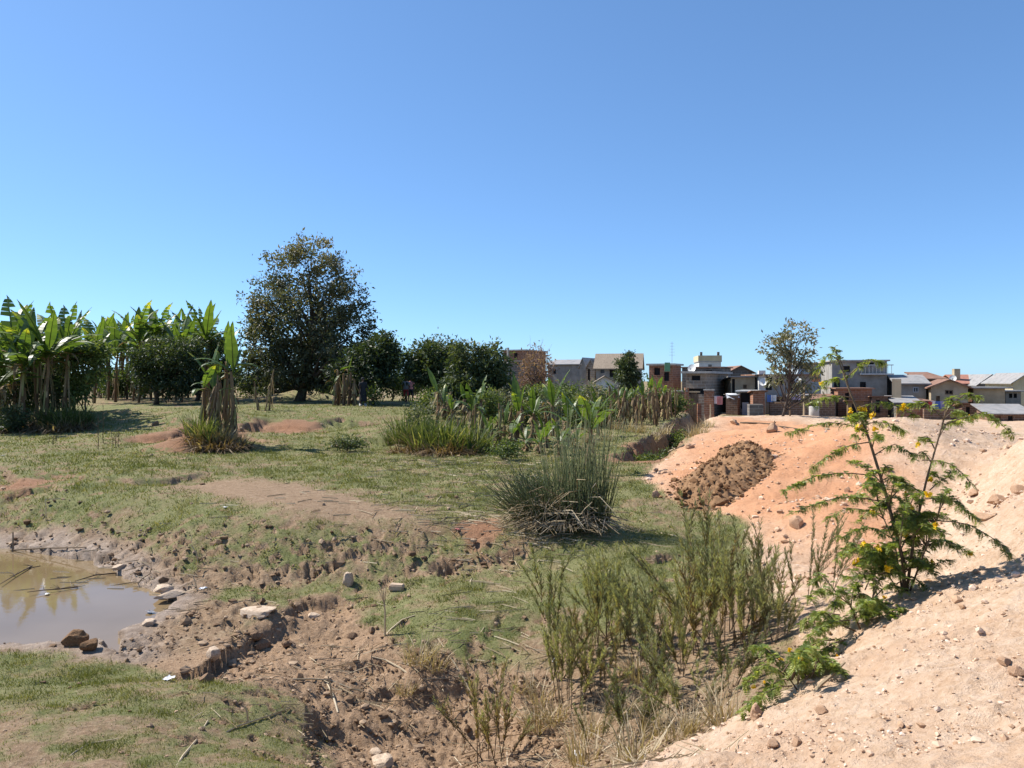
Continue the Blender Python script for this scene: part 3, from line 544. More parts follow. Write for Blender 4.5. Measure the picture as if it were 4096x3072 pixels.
# ------------------------------------------------------------------ banana plants
def banana_leaf_mesh(name, bend, torn, width, dry=False, seed=0):
    rr = random.Random(seed); n = 13; t = np.linspace(0, 1, n); ang = bend * t ** 1.6; seg = 1 / (n - 1)
    x = np.concatenate([[0], np.cumsum(np.sin(ang[:-1]) * seg)]); z = np.concatenate([[0], np.cumsum(np.cos(ang[:-1]) * seg)])
    w = np.where(t < .13, .012, width * np.sin(np.pi * np.clip((t - .13) / .87, 0, 1) ** .72) ** .8); w[-1] = .004
    nx, nz = np.cos(ang), -np.sin(ang); mb = MB()
    mb.tube(np.c_[x, np.zeros(n), z], np.linspace(.014, .003, n), 4, .75 if not dry else .4)
    for s in (-1, 1):
        sag = 0
        for i in range(1, n - 1):
            if rr.random() < torn: sag = rr.uniform(-.35, .5)
            if torn > .25 and rr.random() < .05: continue
            a0, a1 = .30 + sag * .5, .30 + sag * .5
            g = .08 * seg if torn > .15 else 0
            p = []
            for (k, aa, off) in ((i, a0, g), (i + 1, a1, -g)):
                kk = min(k, n - 1); c = np.array([x[kk], 0, z[kk]]); N = np.array([nx[kk], 0, nz[kk]])
                p.append((c, c + np.array([0, s * w[kk] * math.cos(aa), 0]) - N * w[kk] * math.sin(aa) * (-.6 if not dry else .9) + np.array([math.sin(ang[kk]), 0, math.cos(ang[kk])]) * (.25 * w[kk] + off)))
            tt = np.clip(.46 + rr.uniform(-.2, .2) + (.35 if seed in (2, 8) and i > 8 else 0), 0, 1)
            mb.add([p[0][0], p[0][1], p[1][1], p[1][0]], [(0, 1, 2, 3)], tt)
    o = mb.build(name, M_BDRY if dry else M_BLEAF); me = o.data; bpy.data.objects.remove(o); return me
BL = {'up': [banana_leaf_mesh('leaf', .5, .3, .118, seed=1), banana_leaf_mesh('leaf', .9, .45, .125, seed=2), banana_leaf_mesh('leaf', .3, .15, .105, seed=7)],
      'arch': [banana_leaf_mesh('leaf', 1.4, .45, .13, seed=3), banana_leaf_mesh('leaf', 2.1, .6, .125, seed=4), banana_leaf_mesh('leaf', 1.1, .35, .135, seed=8)],
      'dry': [banana_leaf_mesh('leaf', 2.6, .6, .07, True, 5), banana_leaf_mesh('leaf', 2.2, .7, .06, True, 6)]}
def bstem_mesh(seed, r0, r1):
    rr = np.random.default_rng(seed); mb = MB(); k = 9; t = np.linspace(0, 1, k)
    P = np.c_[np.cumsum(rr.normal(0, .010, k)), np.cumsum(rr.normal(0, .010, k)), t]
    mb.tube(P, np.linspace(r0, r1, k) * (1 + rr.uniform(-.12, .12, k)), 8, np.clip(.35 + rr.normal(0, .16, k), 0, 1))
    for q in range(16):                                    # loose dry sheath strips
        a = rr.uniform(0, 6.28); z0 = rr.uniform(.25, .95); ln = rr.uniform(.12, .4); rad = r0 * 1.15
        c = np.array([math.cos(a), math.sin(a), 0]); sd = np.array([-math.sin(a), math.cos(a), 0]) * r0 * .55
        mb.add([c * rad + sd + [0, 0, z0], c * rad - sd + [0, 0, z0], c * rad * 2.4 - sd * .6 + [0, 0, z0 - ln], c * rad * 2.2 + sd * .6 + [0, 0, z0 - ln]], [(0, 1, 2, 3)], rr.uniform(.2, .9))
    o = mb.build('pseudostem', M_BSTEM); me = o.data; bpy.data.objects.remove(o); return me
BSTEM = [bstem_mesh(s, .045, .028) for s in range(4)]        # unit height; scaled in use
def child(name, me, parent, loc, rot, scale):
    o = bpy.data.objects.new(name, me); COL.objects.link(o); o.parent = parent; o.location = loc; o.rotation_euler = rot; o.scale = scale; return o
def banana(px, Y, stem, leaf, n_up, n_arch, n_dry, label, group, lean=0.0, base=None, thick=1.0):
    b = base or atY(px, Y); root = empty('banana_plant', b, R.uniform(0, 6.28), label, 'banana plant', group)
    lx = R.uniform(-.5, .5) * lean
    child('pseudostem', R.choice(BSTEM), root, (0, 0, -.05), (lx, R.uniform(-.05, .05), R.uniform(0, 6)), (2.0 * thick, 2.0 * thick, stem + .05))
    top = Vector((0, -math.sin(lx) * stem, stem * math.cos(lx) - .06)); yaw = R.uniform(0, 6.28)
    for k in range(n_up + n_arch + n_dry):
        yaw += 2.4 + R.uniform(-.4, .4)
        if k < n_up: me, tilt, L = R.choice(BL['up']), R.uniform(.05, .6), leaf * R.uniform(.7, 1.12)
        elif k < n_up + n_arch: me, tilt, L = R.choice(BL['arch']), R.uniform(.4, 1.15), leaf * R.uniform(.6, 1.05)
        else: me, tilt, L = R.choice(BL['dry']), R.uniform(.6, 1.1), leaf * R.uniform(.45, .8)
        child('leaf' if k < n_up + n_arch else 'dry_leaf', me, root, top - Vector((0, 0, .03 * k)), (0, tilt, yaw), (L, L * R.uniform(.95, 1.25), L))
    return root
def row(spec, fmt, group):
    """spec sorted from left to right; the label counts them in that order"""
    spec = sorted(spec, key=lambda s: s[0]); n = len(spec)
    for i, s in enumerate(spec):
        o = (ORD[i] + ' from the left') if i < n - 1 else 'the rightmost'
        banana(*s, fmt % o, group)
row([(px, 34 + (i * 7) % 5 * 2.0, R.uniform(2.0, 3.6), R.uniform(2.2, 2.9), 4, 10, 4) for i, px in enumerate([-3, 3, 8, 13, 18, 23, 28, 33, 38, 43, 48, 53, 59, 66, 74])],
    'broad-leaved banana plant in the grove at the left edge, %s', 'banana plants of the left grove')
row([(px, 50 + (i * 5) % 7 * 1.6, R.uniform(3.2, 4.5), R.uniform(2.5, 3.1), 5, 9, 3) for i, px in enumerate([94, 101, 108, 115, 121, 127, 133, 139, 145, 151, 157, 163, 169, 175, 182, 189, 197, 206])],
    'tall banana plant in the grove behind the low round tree, %s', 'banana plants of the grove behind the low round tree')
row([(px, 62 + R.uniform(-2, 4), R.uniform(2.8, 3.8), R.uniform(2.4, 2.9), 5, 6, 2) for px in (60, 76, 88, 100, 212, 225)],
    'distant banana plant in the gaps between the groves, %s', 'distant banana plants behind the groves')
# clump on the red bank
row([(203, 27.6, 1.9, 1.3, 1, 2, 1), (209, 28.2, 2.4, 1.3, 2, 1, 2), (213, 27.4, 1.8, 1.2, 1, 2, 2), (219, 28.6, 2.5, 1.2, 1, 2, 2), (227, 28.4, 2.9, 1.6, 2, 2, 2), (233, 28.0, 2.7, 1.6, 2, 2, 1)],
    'banana plant in the clump on the red bank, %s', 'banana plants of the clump on the red bank')
def stalk(px, Y, h, label, group, lean=.17, thick=1.0):
    b = atY(px, Y); o = bpy.data.objects.new('bare_stalk', R.choice(BSTEM)); COL.objects.link(o); o.location = b - Vector((0, 0, .08))
    o.rotation_euler = (R.uniform(-lean, lean), R.uniform(-lean, lean), R.uniform(0, 6)); tk = thick * R.uniform(.75, 1.35); o.scale = (tk, tk, h); return tag(o, label, 'stalk', group)
def stalks(L, fmt, group):
    L = sorted(L); n = len(L)
    for i, s in enumerate(L): stalk(*s, fmt % ((ORD[i] + ' from the left') if i < n - 1 else 'the rightmost'), group)
stalks([(201 + i * 4.6 + R.uniform(-1.5, 1.5), 27.4 + R.uniform(-.8, 1.4), R.uniform(1.1, 2.6)) for i in range(8)], 'bare brown stalk in the clump on the red bank, %s', 'bare stalks of the clump on the red bank')
stalks([(258, 40, 1.6), (265, 39.5, 2.3), (270, 39.7, 1.9)], 'bare brown stalk standing before the tall tree, %s', 'bare stalks before the tall tree')
row([(334, 43, 1.3, 1.1, 0, 1, 1), (338, 43.4, 2.0, 1.3, 0, 1, 1), (344, 43, 1.8, 1.0, 0, 0, 2), (348, 43.3, 1.9, 1.0, 1, 0, 1), (354, 43.1, 1.5, .9, 0, 0, 1)],
    'thin banana plant beside the person in dark clothes, %s', 'thin banana plants below the tall tree')
# young plants in the middle
row([(438, 33, 1.0, 1.5, 1, 0, 1), (444, 32.5, .6, 1.0, 1, 0, 1), (464, 32, 1.1, .9, 1, 0, 1), (480, 31, 1.6, 1.0, 1, 1, 1), (498, 30.5, .9, .9, 1, 1, 1), (505, 30, .8, 1.1, 2, 0, 1), (519, 30.5, 1.3, 1.7, 3, 3, 1), (533, 31, 1.1, 1.5, 3, 2, 1), (553, 32, 1.3, 1.6, 3, 3, 1), (568, 29, 1.0, 1.4, 2, 3, 1), (546, 29, .5, 1.2, 2, 3, 0), (526, 28, .4, 1.0, 2, 3, 0), (512, 29, .6, 1.2, 1, 3, 1), (452, 32, .6, 1.1, 2, 2, 1), (472, 31, 1.0, 1.3, 2, 2, 1), (490, 30, .6, 1.1, 2, 2, 1), (598, 33, 1.1, 1.4, 2, 3, 1), (540, 27, .4, 1.1, 2, 3, 0), (560, 26, .5, 1.1, 2, 3, 0), (576, 27, .5, 1.1, 1, 3, 1)],
    'young banana plant in the middle of the garden, %s', 'young banana plants in the middle')
stalks([(px, 30 + R.uniform(-1.5, 3), R.uniform(.7, 1.9)) for px in (436, 447, 459, 468, 475, 484, 490, 501, 510, 515, 522, 529, 538, 548, 560)], 'bare brown stalk in the middle of the garden, %s', 'bare stalks in the middle of the garden')
banana(590, 21.5, 1.3, 1.55, 3, 2, 1, 'banana plant with broad bright leaves just behind the big reed clump', None)
row([(px, 39 + R.uniform(-2, 3), R.uniform(1.3, 1.8), R.uniform(.9, 1.3), 2, 1, 1) for px in (612, 619, 626, 634, 643, 650, 657, 664)], 'small banana plant in the row before the red brick house, %s', 'banana plants of the row before the red brick house')
stalks([(607 + i * 2.6 + R.uniform(-1, 1), 38 + R.uniform(-3, 4), R.uniform(1.0, 2.0)) for i in range(27)], 'bare brown stalk in the row before the red brick house, %s', 'bare stalks of the row before the red brick house')
# ------------------------------------------------------------------ village: materials
M_BRICK = plain('brick_wall', [(.3, (.20, .085, .05)), (.55, (.31, .145, .085)), (.8, (.42, .22, .14))], 2.5, .9, mortar=(.42, .16, (.34, .24, .18)))
M_BRICKD = plain('dull_brick_wall', [(.3, (.13, .075, .05)), (.55, (.21, .125, .085)), (.8, (.31, .20, .14))], 2.5, .9, mortar=(.42, .16, (.30, .23, .18)))
M_TAN = plain('tan_render', [(.3, (.30, .235, .155)), (.55, (.42, .34, .23)), (.8, (.52, .44, .31))], 1.3, .9)
M_GREYR = plain('grey_render', [(.3, (.20, .185, .165)), (.55, (.31, .29, .26)), (.8, (.42, .40, .37))], 1.3, .9)
M_DGREY = plain('dark_grey_block', [(.3, (.11, .10, .09)), (.55, (.18, .16, .145)), (.8, (.26, .24, .21))], 1.6, .9, mortar=(.6, .24, (.24, .22, .20)))
M_BLOCK = plain('block_wall', [(.3, (.22, .17, .13)), (.55, (.31, .25, .195)), (.8, (.40, .34, .27))], 1.6, .9, mortar=(.6, .24, (.38, .34, .29)))
M_WHITEW = plain('white_wall', [(.3, (.50, .50, .47)), (.55, (.62, .62, .59)), (.8, (.72, .72, .70))], 1.2, .85)
M_YELLOW = plain('yellow_wall', [(.3, (.48, .40, .25)), (.7, (.62, .54, .36))], 1.2, .85)
M_CONC = plain('concrete', [(.3, (.30, .285, .26)), (.7, (.48, .46, .43))], 3, .9)
M_TIN = plain('corrugated_iron', [(.3, (.20, .19, .18)), (.55, (.31, .30, .29)), (.8, (.28, .20, .15))], 2, .65, spec=.3, metal=.0)
M_RUST = plain('rusty_iron', [(.3, (.17, .085, .05)), (.6, (.28, .16, .11)), (.85, (.36, .29, .25))], 2.2, .8)
M_TILE = plain('red_tile', [(.3, (.30, .13, .09)), (.7, (.44, .215, .155))], 3, .85, stretch=(1, 1, 4))
M_THATCH = plain('brown_roof', [(.3, (.20, .155, .115)), (.6, (.30, .24, .18)), (.85, (.38, .32, .25))], 3, .95, stretch=(5, 1, 1))
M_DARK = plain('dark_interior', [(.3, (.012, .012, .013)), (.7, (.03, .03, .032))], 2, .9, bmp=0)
M_GLASSW = plain('window_glass', [(.3, (.035, .04, .05)), (.7, (.07, .08, .09))], .8, .15, bmp=0, spec=.6)
M_WOOD = plain('old_wood', [(.3, (.10, .065, .04)), (.7, (.22, .155, .10))], 4, .85, stretch=(6, 6, .6))
M_PWOOD = plain('pale_wood', [(.3, (.36, .27, .17)), (.7, (.54, .43, .29))], 4, .85, stretch=(6, 6, .6))
M_BLUEW = plain('bluish_paint', [(.3, (.30, .36, .42)), (.7, (.42, .48, .53))], 2, .8)
M_GREENP = plain('green_paint', [(.3, (.10, .25, .13)), (.7, (.18, .36, .20))], 2, .7)
M_METAL = plain('galvanised_metal', [(.3, (.38, .38, .38)), (.7, (.55, .55, .55))], 4, .45, metal=.6, bmp=0)
M_DISH = plain('dish_paint', [(.3, (.60, .60, .58)), (.7, (.72, .72, .70))], 4, .5, bmp=0)
CLOTH = {c: plain(c + '_cloth', [(.3, tuple(.8 * x for x in v)), (.7, v)], 5, .9, bmp=0) for c, v in {'white': (.72, .72, .72), 'blue': (.10, .18, .45), 'red': (.50, .06, .06), 'pink': (.68, .26, .24), 'orange': (.66, .28, .16), 'black': (.03, .03, .035), 'lilac': (.42, .36, .52), 'grey': (.3, .3, .32)}.items()}
AR = math.radians(-27)                                    # the village faces to the left of the camera
def solve_w(k, x0, y0, dx, dy): return (k * y0 - x0) / (dx - k * dy)
def kx(px): return (px - CX) / F
class House:
    """front wall from image column pl (at distance Y) to pr, turned by rz; top row pt at the left corner"""
    def __init__(s, name, label, pl, pr, pt, Y, wall, cat='house', pside=None, depth=5.0, rz=AR, zb=None, group=None, gable=0.0, hole_depth=.16, slope=0.0):
        s.c, s.s = math.cos(rz), math.sin(rz); s.Y = Y; s.x0 = kx(pl) * Y; s.wall = wall; s.rz = rz
        s.w = solve_w(kx(pr), s.x0, Y, s.c, s.s)
        if pside is not None:
            xc, yc = s.x0 + s.w * s.c, Y + s.w * s.s; d = solve_w(kx(pside), xc, yc, -s.s, s.c); depth = d if 1 < d < 14 else depth
        s.d = depth; s.zt = CZ - (pt - HY) / F * Y; s.zb = (gz(s.x0, Y) if zb is None else zb)
        for fx, fy in ((s.w, 0), (0, s.d), (s.w, s.d)):
            if zb is None: s.zb = min(s.zb, gz(s.x0 + fx * s.c - fy * s.s, Y + fx * s.s + fy * s.c))
        s.zb -= .1; s.h = s.zt - s.zb; s.root = empty(name, (s.x0, Y, s.zb), rz, label, cat, group); s.holes = []; s.gable = gable; s.hd = hole_depth; s.slope = slope
    def u(s, px):
        return solve_w(kx(px), s.x0, s.Y, s.c, s.s)
    def v(s, py, px):
        y = s.Y + s.u(px) * s.s; return CZ - (py - HY) / F * y - s.zb
    def hole(s, p0, p1, q0, q1, kind='window', mat=None, frame=None):
        u0, u1 = sorted((s.u(p0), s.u(p1))); v1, v0 = s.v(q0, (p0 + p1) / 2), s.v(q1, (p0 + p1) / 2)
        u0, u1 = max(u0, .08), min(u1, s.w - .08); v0, v1 = max(v0, .0), min(v1, s.h - .08)
        if u1 > u0 + .1 and v1 > v0 + .1: s.holes.append((u0, u1, v0, v1, kind, mat, frame))
        return s
    def build(s):
        w, d, h = s.w, s.d, s.h; mb = MB()
        us = sorted({0, w, *[a for q in s.holes for a in q[:2]]}); vs = sorted({0, h, *[a for q in s.holes for a in q[2:4]]})
        for i in range(len(us) - 1):
            for j in range(len(vs) - 1):
                cu, cv = (us[i] + us[i + 1]) / 2, (vs[j] + vs[j + 1]) / 2
                if any(q[0] < cu < q[1] and q[2] < cv < q[3] for q in s.holes): continue
                mb.add([(us[i], 0, vs[j]), (us[i + 1], 0, vs[j]), (us[i + 1], 0, vs[j + 1]), (us[i], 0, vs[j + 1])], [(0, 1, 2, 3)])
        for (a, b, c, e, *_) in s.holes:
            t = s.hd
            mb.add([(a,0,c),(b,0,c),(b,0,e),(a,0,e),(a,t,c),(b,t,c),(b,t,e),(a,t,e)], [(0,1,5,4),(1,2,6,5),(2,3,7,6),(3,0,4,7)])
        sl = s.slope
        mb.add([(0,0,0),(w,0,0),(w,d,0),(0,d,0),(0,0,h),(w,0,h),(w,d,h + sl),(0,d,h + sl)], [(1,2,6,5),(2,3,7,6),(3,0,4,7)])
        if not s.gable or s.gable != 'x':
            pass
        if isinstance(s.gable, tuple):
            ax, gh = s.gable
            if ax == 'front':
                for y in (0, d): mb.add([(0,y,h),(w,y,h),(w/2,y,h+gh)], [(0,1,2)])
            else:
                for x in (0, w): mb.add([(x,0,h),(x,d,h),(x,d/2,h+gh)], [(0,1,2)])
        else: mb.add([(0,0,h),(w,0,h),(w,d,h + sl),(0,d,h + sl)], [(0,1,2,3)])
        wo_ = mb.build('wall', s.wall, s.root)
        for (a, b, c, e, kind, mat, fr) in s.holes:
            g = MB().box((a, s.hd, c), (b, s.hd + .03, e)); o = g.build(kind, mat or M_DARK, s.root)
            if fr:
                f = MB(); t = .07
                for lo, hi in (((a,-.025,c),(a+t,.05,e)),((b-t,-.025,c),(b,.05,e)),((a+t,-.025,e-t),(b-t,.05,e)),((a+t,-.025,c),(b-t,.05,c+t)),(((a+b)/2-.03,-.01,c+t),((a+b)/2+.03,.04,e-t))): f.box(lo, hi)
                f.build('frame', fr, o)
        return s
    def flat(s, mat, over=.25, th=.14, para=0.0, pm=None):
        if s.slope:
            o, w, d, h, sl = over, s.w, s.d, s.h, s.slope; k = sl / d
            v = [(-o,-o,h-o*k+.004),(w+o,-o,h-o*k+.004),(w+o,d+o,h+sl+o*k+.004),(-o,d+o,h+sl+o*k+.004)]; v = v + [(x,y,z+th) for x,y,z in v]
            MB().add(v, [(0,3,2,1),(4,5,6,7),(0,1,5,4),(1,2,6,5),(2,3,7,6),(3,0,4,7)]).build('roof', mat, s.root); return s
        r = MB().box((-over, -over, s.h + .003), (s.w + over, s.d + over, s.h + th)).build('roof', mat, s.root)
        if para:
            p = MB(); z0, z1 = s.h + th, s.h + th + para
            for lo, hi in (((-over,-over,z0),(s.w+over,-over+.15,z1)),((-over,s.d+over-.15,z0),(s.w+over,s.d+over,z1)),((-over,-over+.15,z0),(-over+.15,s.d+over-.15,z1)),((s.w+over-.15,-over+.15,z0),(s.w+over,s.d+over-.15,z1))): p.box(lo, hi)
            p.build('parapet', pm or s.wall, r)
        return s
    def pitched(s, mat, over=.35, th=.09):
        ax, gh = s.gable; w, d, h, o = s.w, s.d, s.h, over; mb = MB()
        if ax == 'front':
            for sx in (-1, 1):
                e = -o if sx < 0 else w + o; k = gh / (w / 2); ze = h - o * k
                v = [(e,-o,ze),(w/2,-o,h+gh),(w/2,d+o,h+gh),(e,d+o,ze)]; v = [(x,y,z+.004) for x,y,z in v] + [(x,y,z+th) for x,y,z in v]
                f = [(0,1,2,3),(7,6,5,4),(0,4,5,1),(1,5,6,2),(2,6,7,3),(3,7,4,0)]
                MB().add(v, f).build('roof', mat, s.root)
        else:
            for sy in (-1, 1):
                e = -o if sy < 0 else d + o; k = gh / (d / 2); ze = h - o * k
                v = [(-o,e,ze),(w+o,e,ze),(w+o,d/2,h+gh),(-o,d/2,h+gh)]; v = [(x,y,z+.004) for x,y,z in v] + [(x,y,z+th) for x,y,z in v]
                MB().add(v, [(0,3,2,1),(4,5,6,7),(0,1,5,4),(1,2,6,5),(2,3,7,6),(3,0,4,7)]).build('roof', mat, s.root)
        return s
# ------------------------------------------------------------------ village: houses from left to right
House('brick_house', 'red brick upper storey with two dark windows above the leafy tree', 503, 525, 351, 92, M_BRICK, depth=6).hole(505.5,508.5,353,357).hole(514,517.5,353,358).build().flat(M_CONC, .2)
House('shed', 'low dark roofed shed below the red brick upper storey', 500, 522, 362, 84, M_DGREY, 'shed', depth=4, slope=-.4).hole(506,511,368,378,'door').build().flat(M_TIN, .3, .08)
H = House('long_house', 'long low grey-tan house with an uneven pale roof, left of the narrow gables', 548, 580, 364.5, 90, M_GREYR, depth=6, gable=('side', .55)).hole(553,556,369,374).build().pitched(M_TIN)
House('narrow_house', 'narrow grey gabled house, left of the pair beside the tan-roofed house', 579.5, 586, 366, 88, M_GREYR, depth=5, gable=('front', .9)).build().pitched(M_TIN, .15)
House('narrow_house', 'narrow brown gabled house with a dark door, right of the pair', 586.5, 595, 367, 87, M_BLOCK, depth=5, gable=('front', .8)).hole(587.5,590,369,381,'door').build().pitched(M_TIN, .15)
H = House('tan_roofed_house', 'house with a tall brown-tan roof and bluish wall behind the conical tree', 596, 640, 368, 84, M_GREYR, depth=5, rz=math.radians(-12), gable=('side', 1.55)).hole(600.5,604.5,369,373,'window',M_GLASSW).hole(609.5,615,368.5,377,'door').hole(615.5,621,368.5,378,'door',M_BLUEW).build().pitched(M_THATCH, .3, .12)
House('hut', 'small pale hut with a dark thatched gable, among the green shrubs', 596, 614, 382, 60, M_WHITEW, 'hut', depth=3, rz=math.radians(-5), gable=('front', .42)).build().pitched(M_THATCH, .2)
H = House('brick_house', 'two-storey red brick house with a flat roof behind the banana row', 649, 673, 365.5, 66, M_BRICK, pside=681).hole(654,660,368,375).hole(664,669,372,381,'door').build().flat(M_CONC, .2, .16)
door_sheet = MB().box((0, -.05, 0), (.45, 0, .75)).build('green_sheet', M_GREENP); door_sheet.location = atPY(664.6, 371.5, 63.3); tag(door_sheet, 'green painted sheet propped above the door of the red brick house', 'sheet')
H = House('block_house', 'grey block house with a brick side wall and flat slab roof, beside the red house', 686, 706, 373.5, 60, M_BLOCK, pside=728).hole(691.5,700.2,375.5,380.5).hole(681.5,685.2,375,386,'door').hole(688,705,388.5,394,'door').build().flat(M_CONC, .35, .18)
House('roof_room', 'dark cluttered roof room behind the grey block house', 682, 722, 368, 70, M_DGREY, 'house', depth=4).hole(688,694,370,374).hole(706,712,370,374).build().flat(M_RUST, .2, .1)
H = House('white_tower_house', 'pale white house rising above the others with one window and roof posts', 699, 721, 362, 96, M_WHITEW, depth=6, rz=math.radians(-8)).hole(708,712,364.2,368.4,'window',M_GLASSW,M_CONC).build().flat(M_CONC, .1, .12, .7, M_YELLOW)
for px in (699.8, 720.3):
    p = MB().box((-.14, -.14, 0), (.14, .14, 1.15)).build('roof_post', M_DGREY, H.root); p.location = (.3 if px < 710 else H.w - .3, .3, H.h + .12)
House('gabled_house', 'dark grey gabled house behind the sloping-roofed tan house', 729, 752, 372, 74, M_DGREY, depth=6, rz=math.radians(-4), gable=('front', .55)).build().pitched(M_RUST, .35)
H = House('tan_house', 'tan house with a small window and sloping roof, below the dark gable', 731, 755, 377.5, 62, M_TAN, depth=4, rz=math.radians(-8), slope=-.3).hole(743,747,384.5,388.7,'window',M_DARK,M_WOOD).hole(729,735,379,393,'door').build(); H.flat(M_TIN, .3, .08)
H = House('grey_house', 'grey house with a white corner column and dark porch behind the thin tree', 759, 812, 375.5, 61, M_GREYR, depth=5, rz=math.radians(-6)).hole(762,772,377,390,'door').hole(776,783,378,385).hole(790,799,378,391,'door').build().flat(M_RUST, .4, .1)
MB().box((-.02, -.05, -.1), (.5, .4, H.h + .4)).build('corner_column', M_WHITEW, H.root)
H = House('blue_white_house', 'pale bluish house with a slab roof seen between the thin tree branches', 798, 824, 364, 72, M_BLUEW, depth=5, rz=math.radians(-8)).hole(811,818,369,375,'window',M_GLASSW).build().flat(M_CONC, .3, .12)
H = House('unfinished_house', 'large unfinished grey house with an open dark gap under its roof', 832, 887, 361.5, 63, M_GREYR, depth=6, rz=math.radians(-14)).hole(856.5,874,362.5,366).hole(843,850,366,372).hole(834,840,380,390,'door').hole(860,866,382,392,'door').build().flat(M_CONC, .2, .12)
rl = MB()
for k in range(9): rl.box((2.2 + k * .28, -.34, H.h - 1.0), (2.23 + k * .28, -.31, H.h - .35))
rl.box((2.1, -.36, H.h - .35), (4.6, -.29, H.h - .28)); rl.box((2.1, -.5, H.h - 1.1), (4.6, 0.0, H.h - 1.0)); rl.build('balcony', M_METAL, H.root)
House('brick_house', 'brick and mud house at the foot of the unfinished grey house', 838, 872, 389, 58, M_BRICK, depth=3.5, rz=math.radians(-14)).hole(845,849,393,403,'door').build().flat(M_RUST, .2, .08)
House('low_house', 'low white-roofed house between the unfinished house and the brick pillar', 885, 897, 384, 66, M_WHITEW, depth=4, rz=math.radians(-10)).hole(888,893,386,393).build().flat(M_TIN, .3)
pl_ = MB().box((0, 0, 0), (.62, .62, 1)); o = pl_.build('brick_pillar', M_TAN); pb = atY(892, 57); o.location = pb - Vector((0, 0, .1)); o.rotation_euler.z = AR; o.scale.z = (CZ - (379 - HY) / F * 57) - pb.z + .1
tag(o, 'tall pale brick pillar left of the grey house with a shuttered window', 'pillar')
H = House('grey_house', 'grey house with a tin roof and a small shuttered window, right of the pillar', 897.5, 926, 383.5, 60, M_GREYR, depth=5, rz=math.radians(-16), gable=('side', .62)).hole(913,918.6,387,392.5,'window',M_DARK,M_BLUEW).hole(899,906,398,406,'door').hole(908,916,399,406).build().pitched(M_TIN, .3)
House('brick_gable_house', 'reddish brick gable house behind the grey and tan houses', 926, 946, 379.5, 68, M_BRICKD, depth=5, rz=math.radians(-10), slope=.6).build().flat(M_RUST, .2, .1)
H = House('tan_gabled_house', 'tan plastered house with a low gable and one dark window facing the sand', 931, 968, 387, 58, M_TAN, depth=6, rz=math.radians(-22), gable=('front', .52)).hole(945,953,390,394.5,'window',M_DARK,M_WOOD).hole(936,940,396,409,'door',M_WOOD).build().pitched(M_RUST, .3)
H = House('red_roofed_house', 'far house with a red tiled roof and a dark gable end', 960, 987, 383.5, 82, M_DGREY, depth=6, rz=math.radians(-8), gable=('side', .9)).build().pitched(M_TILE, .3)
House('dark_gabled_house', 'dark grey gable with a pale roof edge right of the red tiled roof', 978, 1004, 384, 80, M_DGREY, depth=6, rz=math.radians(-6), gable=('front', .95)).hole(989,992,381,383).build().pitched(M_TIN, .3)
ch = MB().box((-.3, -.3, 0), (.3, .3, 2.2)).build('chimney', M_TAN, H.root); ch.location = (.1, 1.2, H.h - .6)
House('tan_house', 'tan box-shaped house with a pale flat tin roof, right of the low gable', 973.5, 1005, 388.5, 58, M_TAN, depth=5, rz=math.radians(-20)).hole(976,980,396,408,'door').build().flat(M_TIN, .45, .1)
House('grey_house', 'small grey two-storey house with twin windows near the right edge', 1005.5, 1021, 391.5, 60, M_GREYR, depth=4, rz=math.radians(-14)).hole(1009,1012.5,393.5,398).hole(1013.5,1017,393.5,398).hole(1010,1017,406,413,'door').build().flat(M_TIN, .5, .09)
House('yellow_house', 'pale yellow house with a pitched roof at the right edge', 1013, 1040, 382, 72, M_YELLOW, depth=6, rz=math.radians(-10), gable=('front', .8)).build().pitched(M_TIN, .3)
for (a, b_, t, Y, lab) in ((1040, 1075, 384, 66, 'grey house beyond the right edge'), ):
    pass
# ------------------------------------------------------------------ village: yard walls, sheds, small things
def wall(name, label, pl, pr, pt, Y, mat, rz=AR, th=.22, cat='wall', cap=None):
    s = House(name, label, pl, pr, pt, Y, mat, cat, depth=th, rz=rz); s.build()
    if cap: MB().box((-.04, -.05, s.h + .003), (s.w + .04, th + .05, s.h + .1)).build('coping', cap, s.root)
    return s
wall('yard_wall', 'brown yard wall with a pale coping beside the wooden gate', 672, 687, 391.5, 57, M_BRICKD, cap=M_CONC)
g = House('wooden_gate', 'brown wooden gate between the yard walls', 688, 698.5, 392.5, 57, M_WOOD, 'gate', depth=.1)
g.root['label'] = 'brown plank gate with a rail between two yard walls'
for k in range(7):
    x = k * g.w / 7; MB().box((x + .012, 0, .05), (x + g.w / 7 - .012, .05, g.h - R.uniform(0, .12))).build('plank', M_WOOD, g.root)
MB().box((-.1, -.06, g.h), (g.w + .1, .12, g.h + .1)).build('rail', M_PWOOD, g.root)
for side, px in (('left', 686.6), ('right', 699.2)):
    p = MB().box((-.14, -.14, 0), (.14, .14, 1.9)).build('gate_post', M_BRICK); p.location = atY(px, 56.6) - Vector((0, 0, .05)); tag(p, 'short brick gate post at the %s of the plank gate' % side, 'post', 'gate posts')
wall('yard_wall', 'orange brick yard wall with a white-topped end beside the red towel', 704, 713.5, 390.5, 55, M_BRICK, cap=M_CONC)
wall('yard_wall', 'brown brick box wall with a pale sheet on top, right of the red towel', 726, 737.5, 396, 56.5, M_BRICKD, th=2.2, cap=M_TIN)
tp = MB(); nn = 9
gx2, gy2 = np.meshgrid(np.linspace(0, .95, nn), np.linspace(0, 1, nn)); zz = .06 * np.sin(gx2 * 9 + gy2 * 5) - .9 * np.maximum(.35 - gy2, 0)
idx = np.arange(nn * nn).reshape(nn, nn); tp.add(np.stack([gx2, gy2, zz], -1).reshape(-1, 3), np.stack([idx[:-1, :-1], idx[:-1, 1:], idx[1:, 1:], idx[1:, :-1]], -1).reshape(-1, 4))
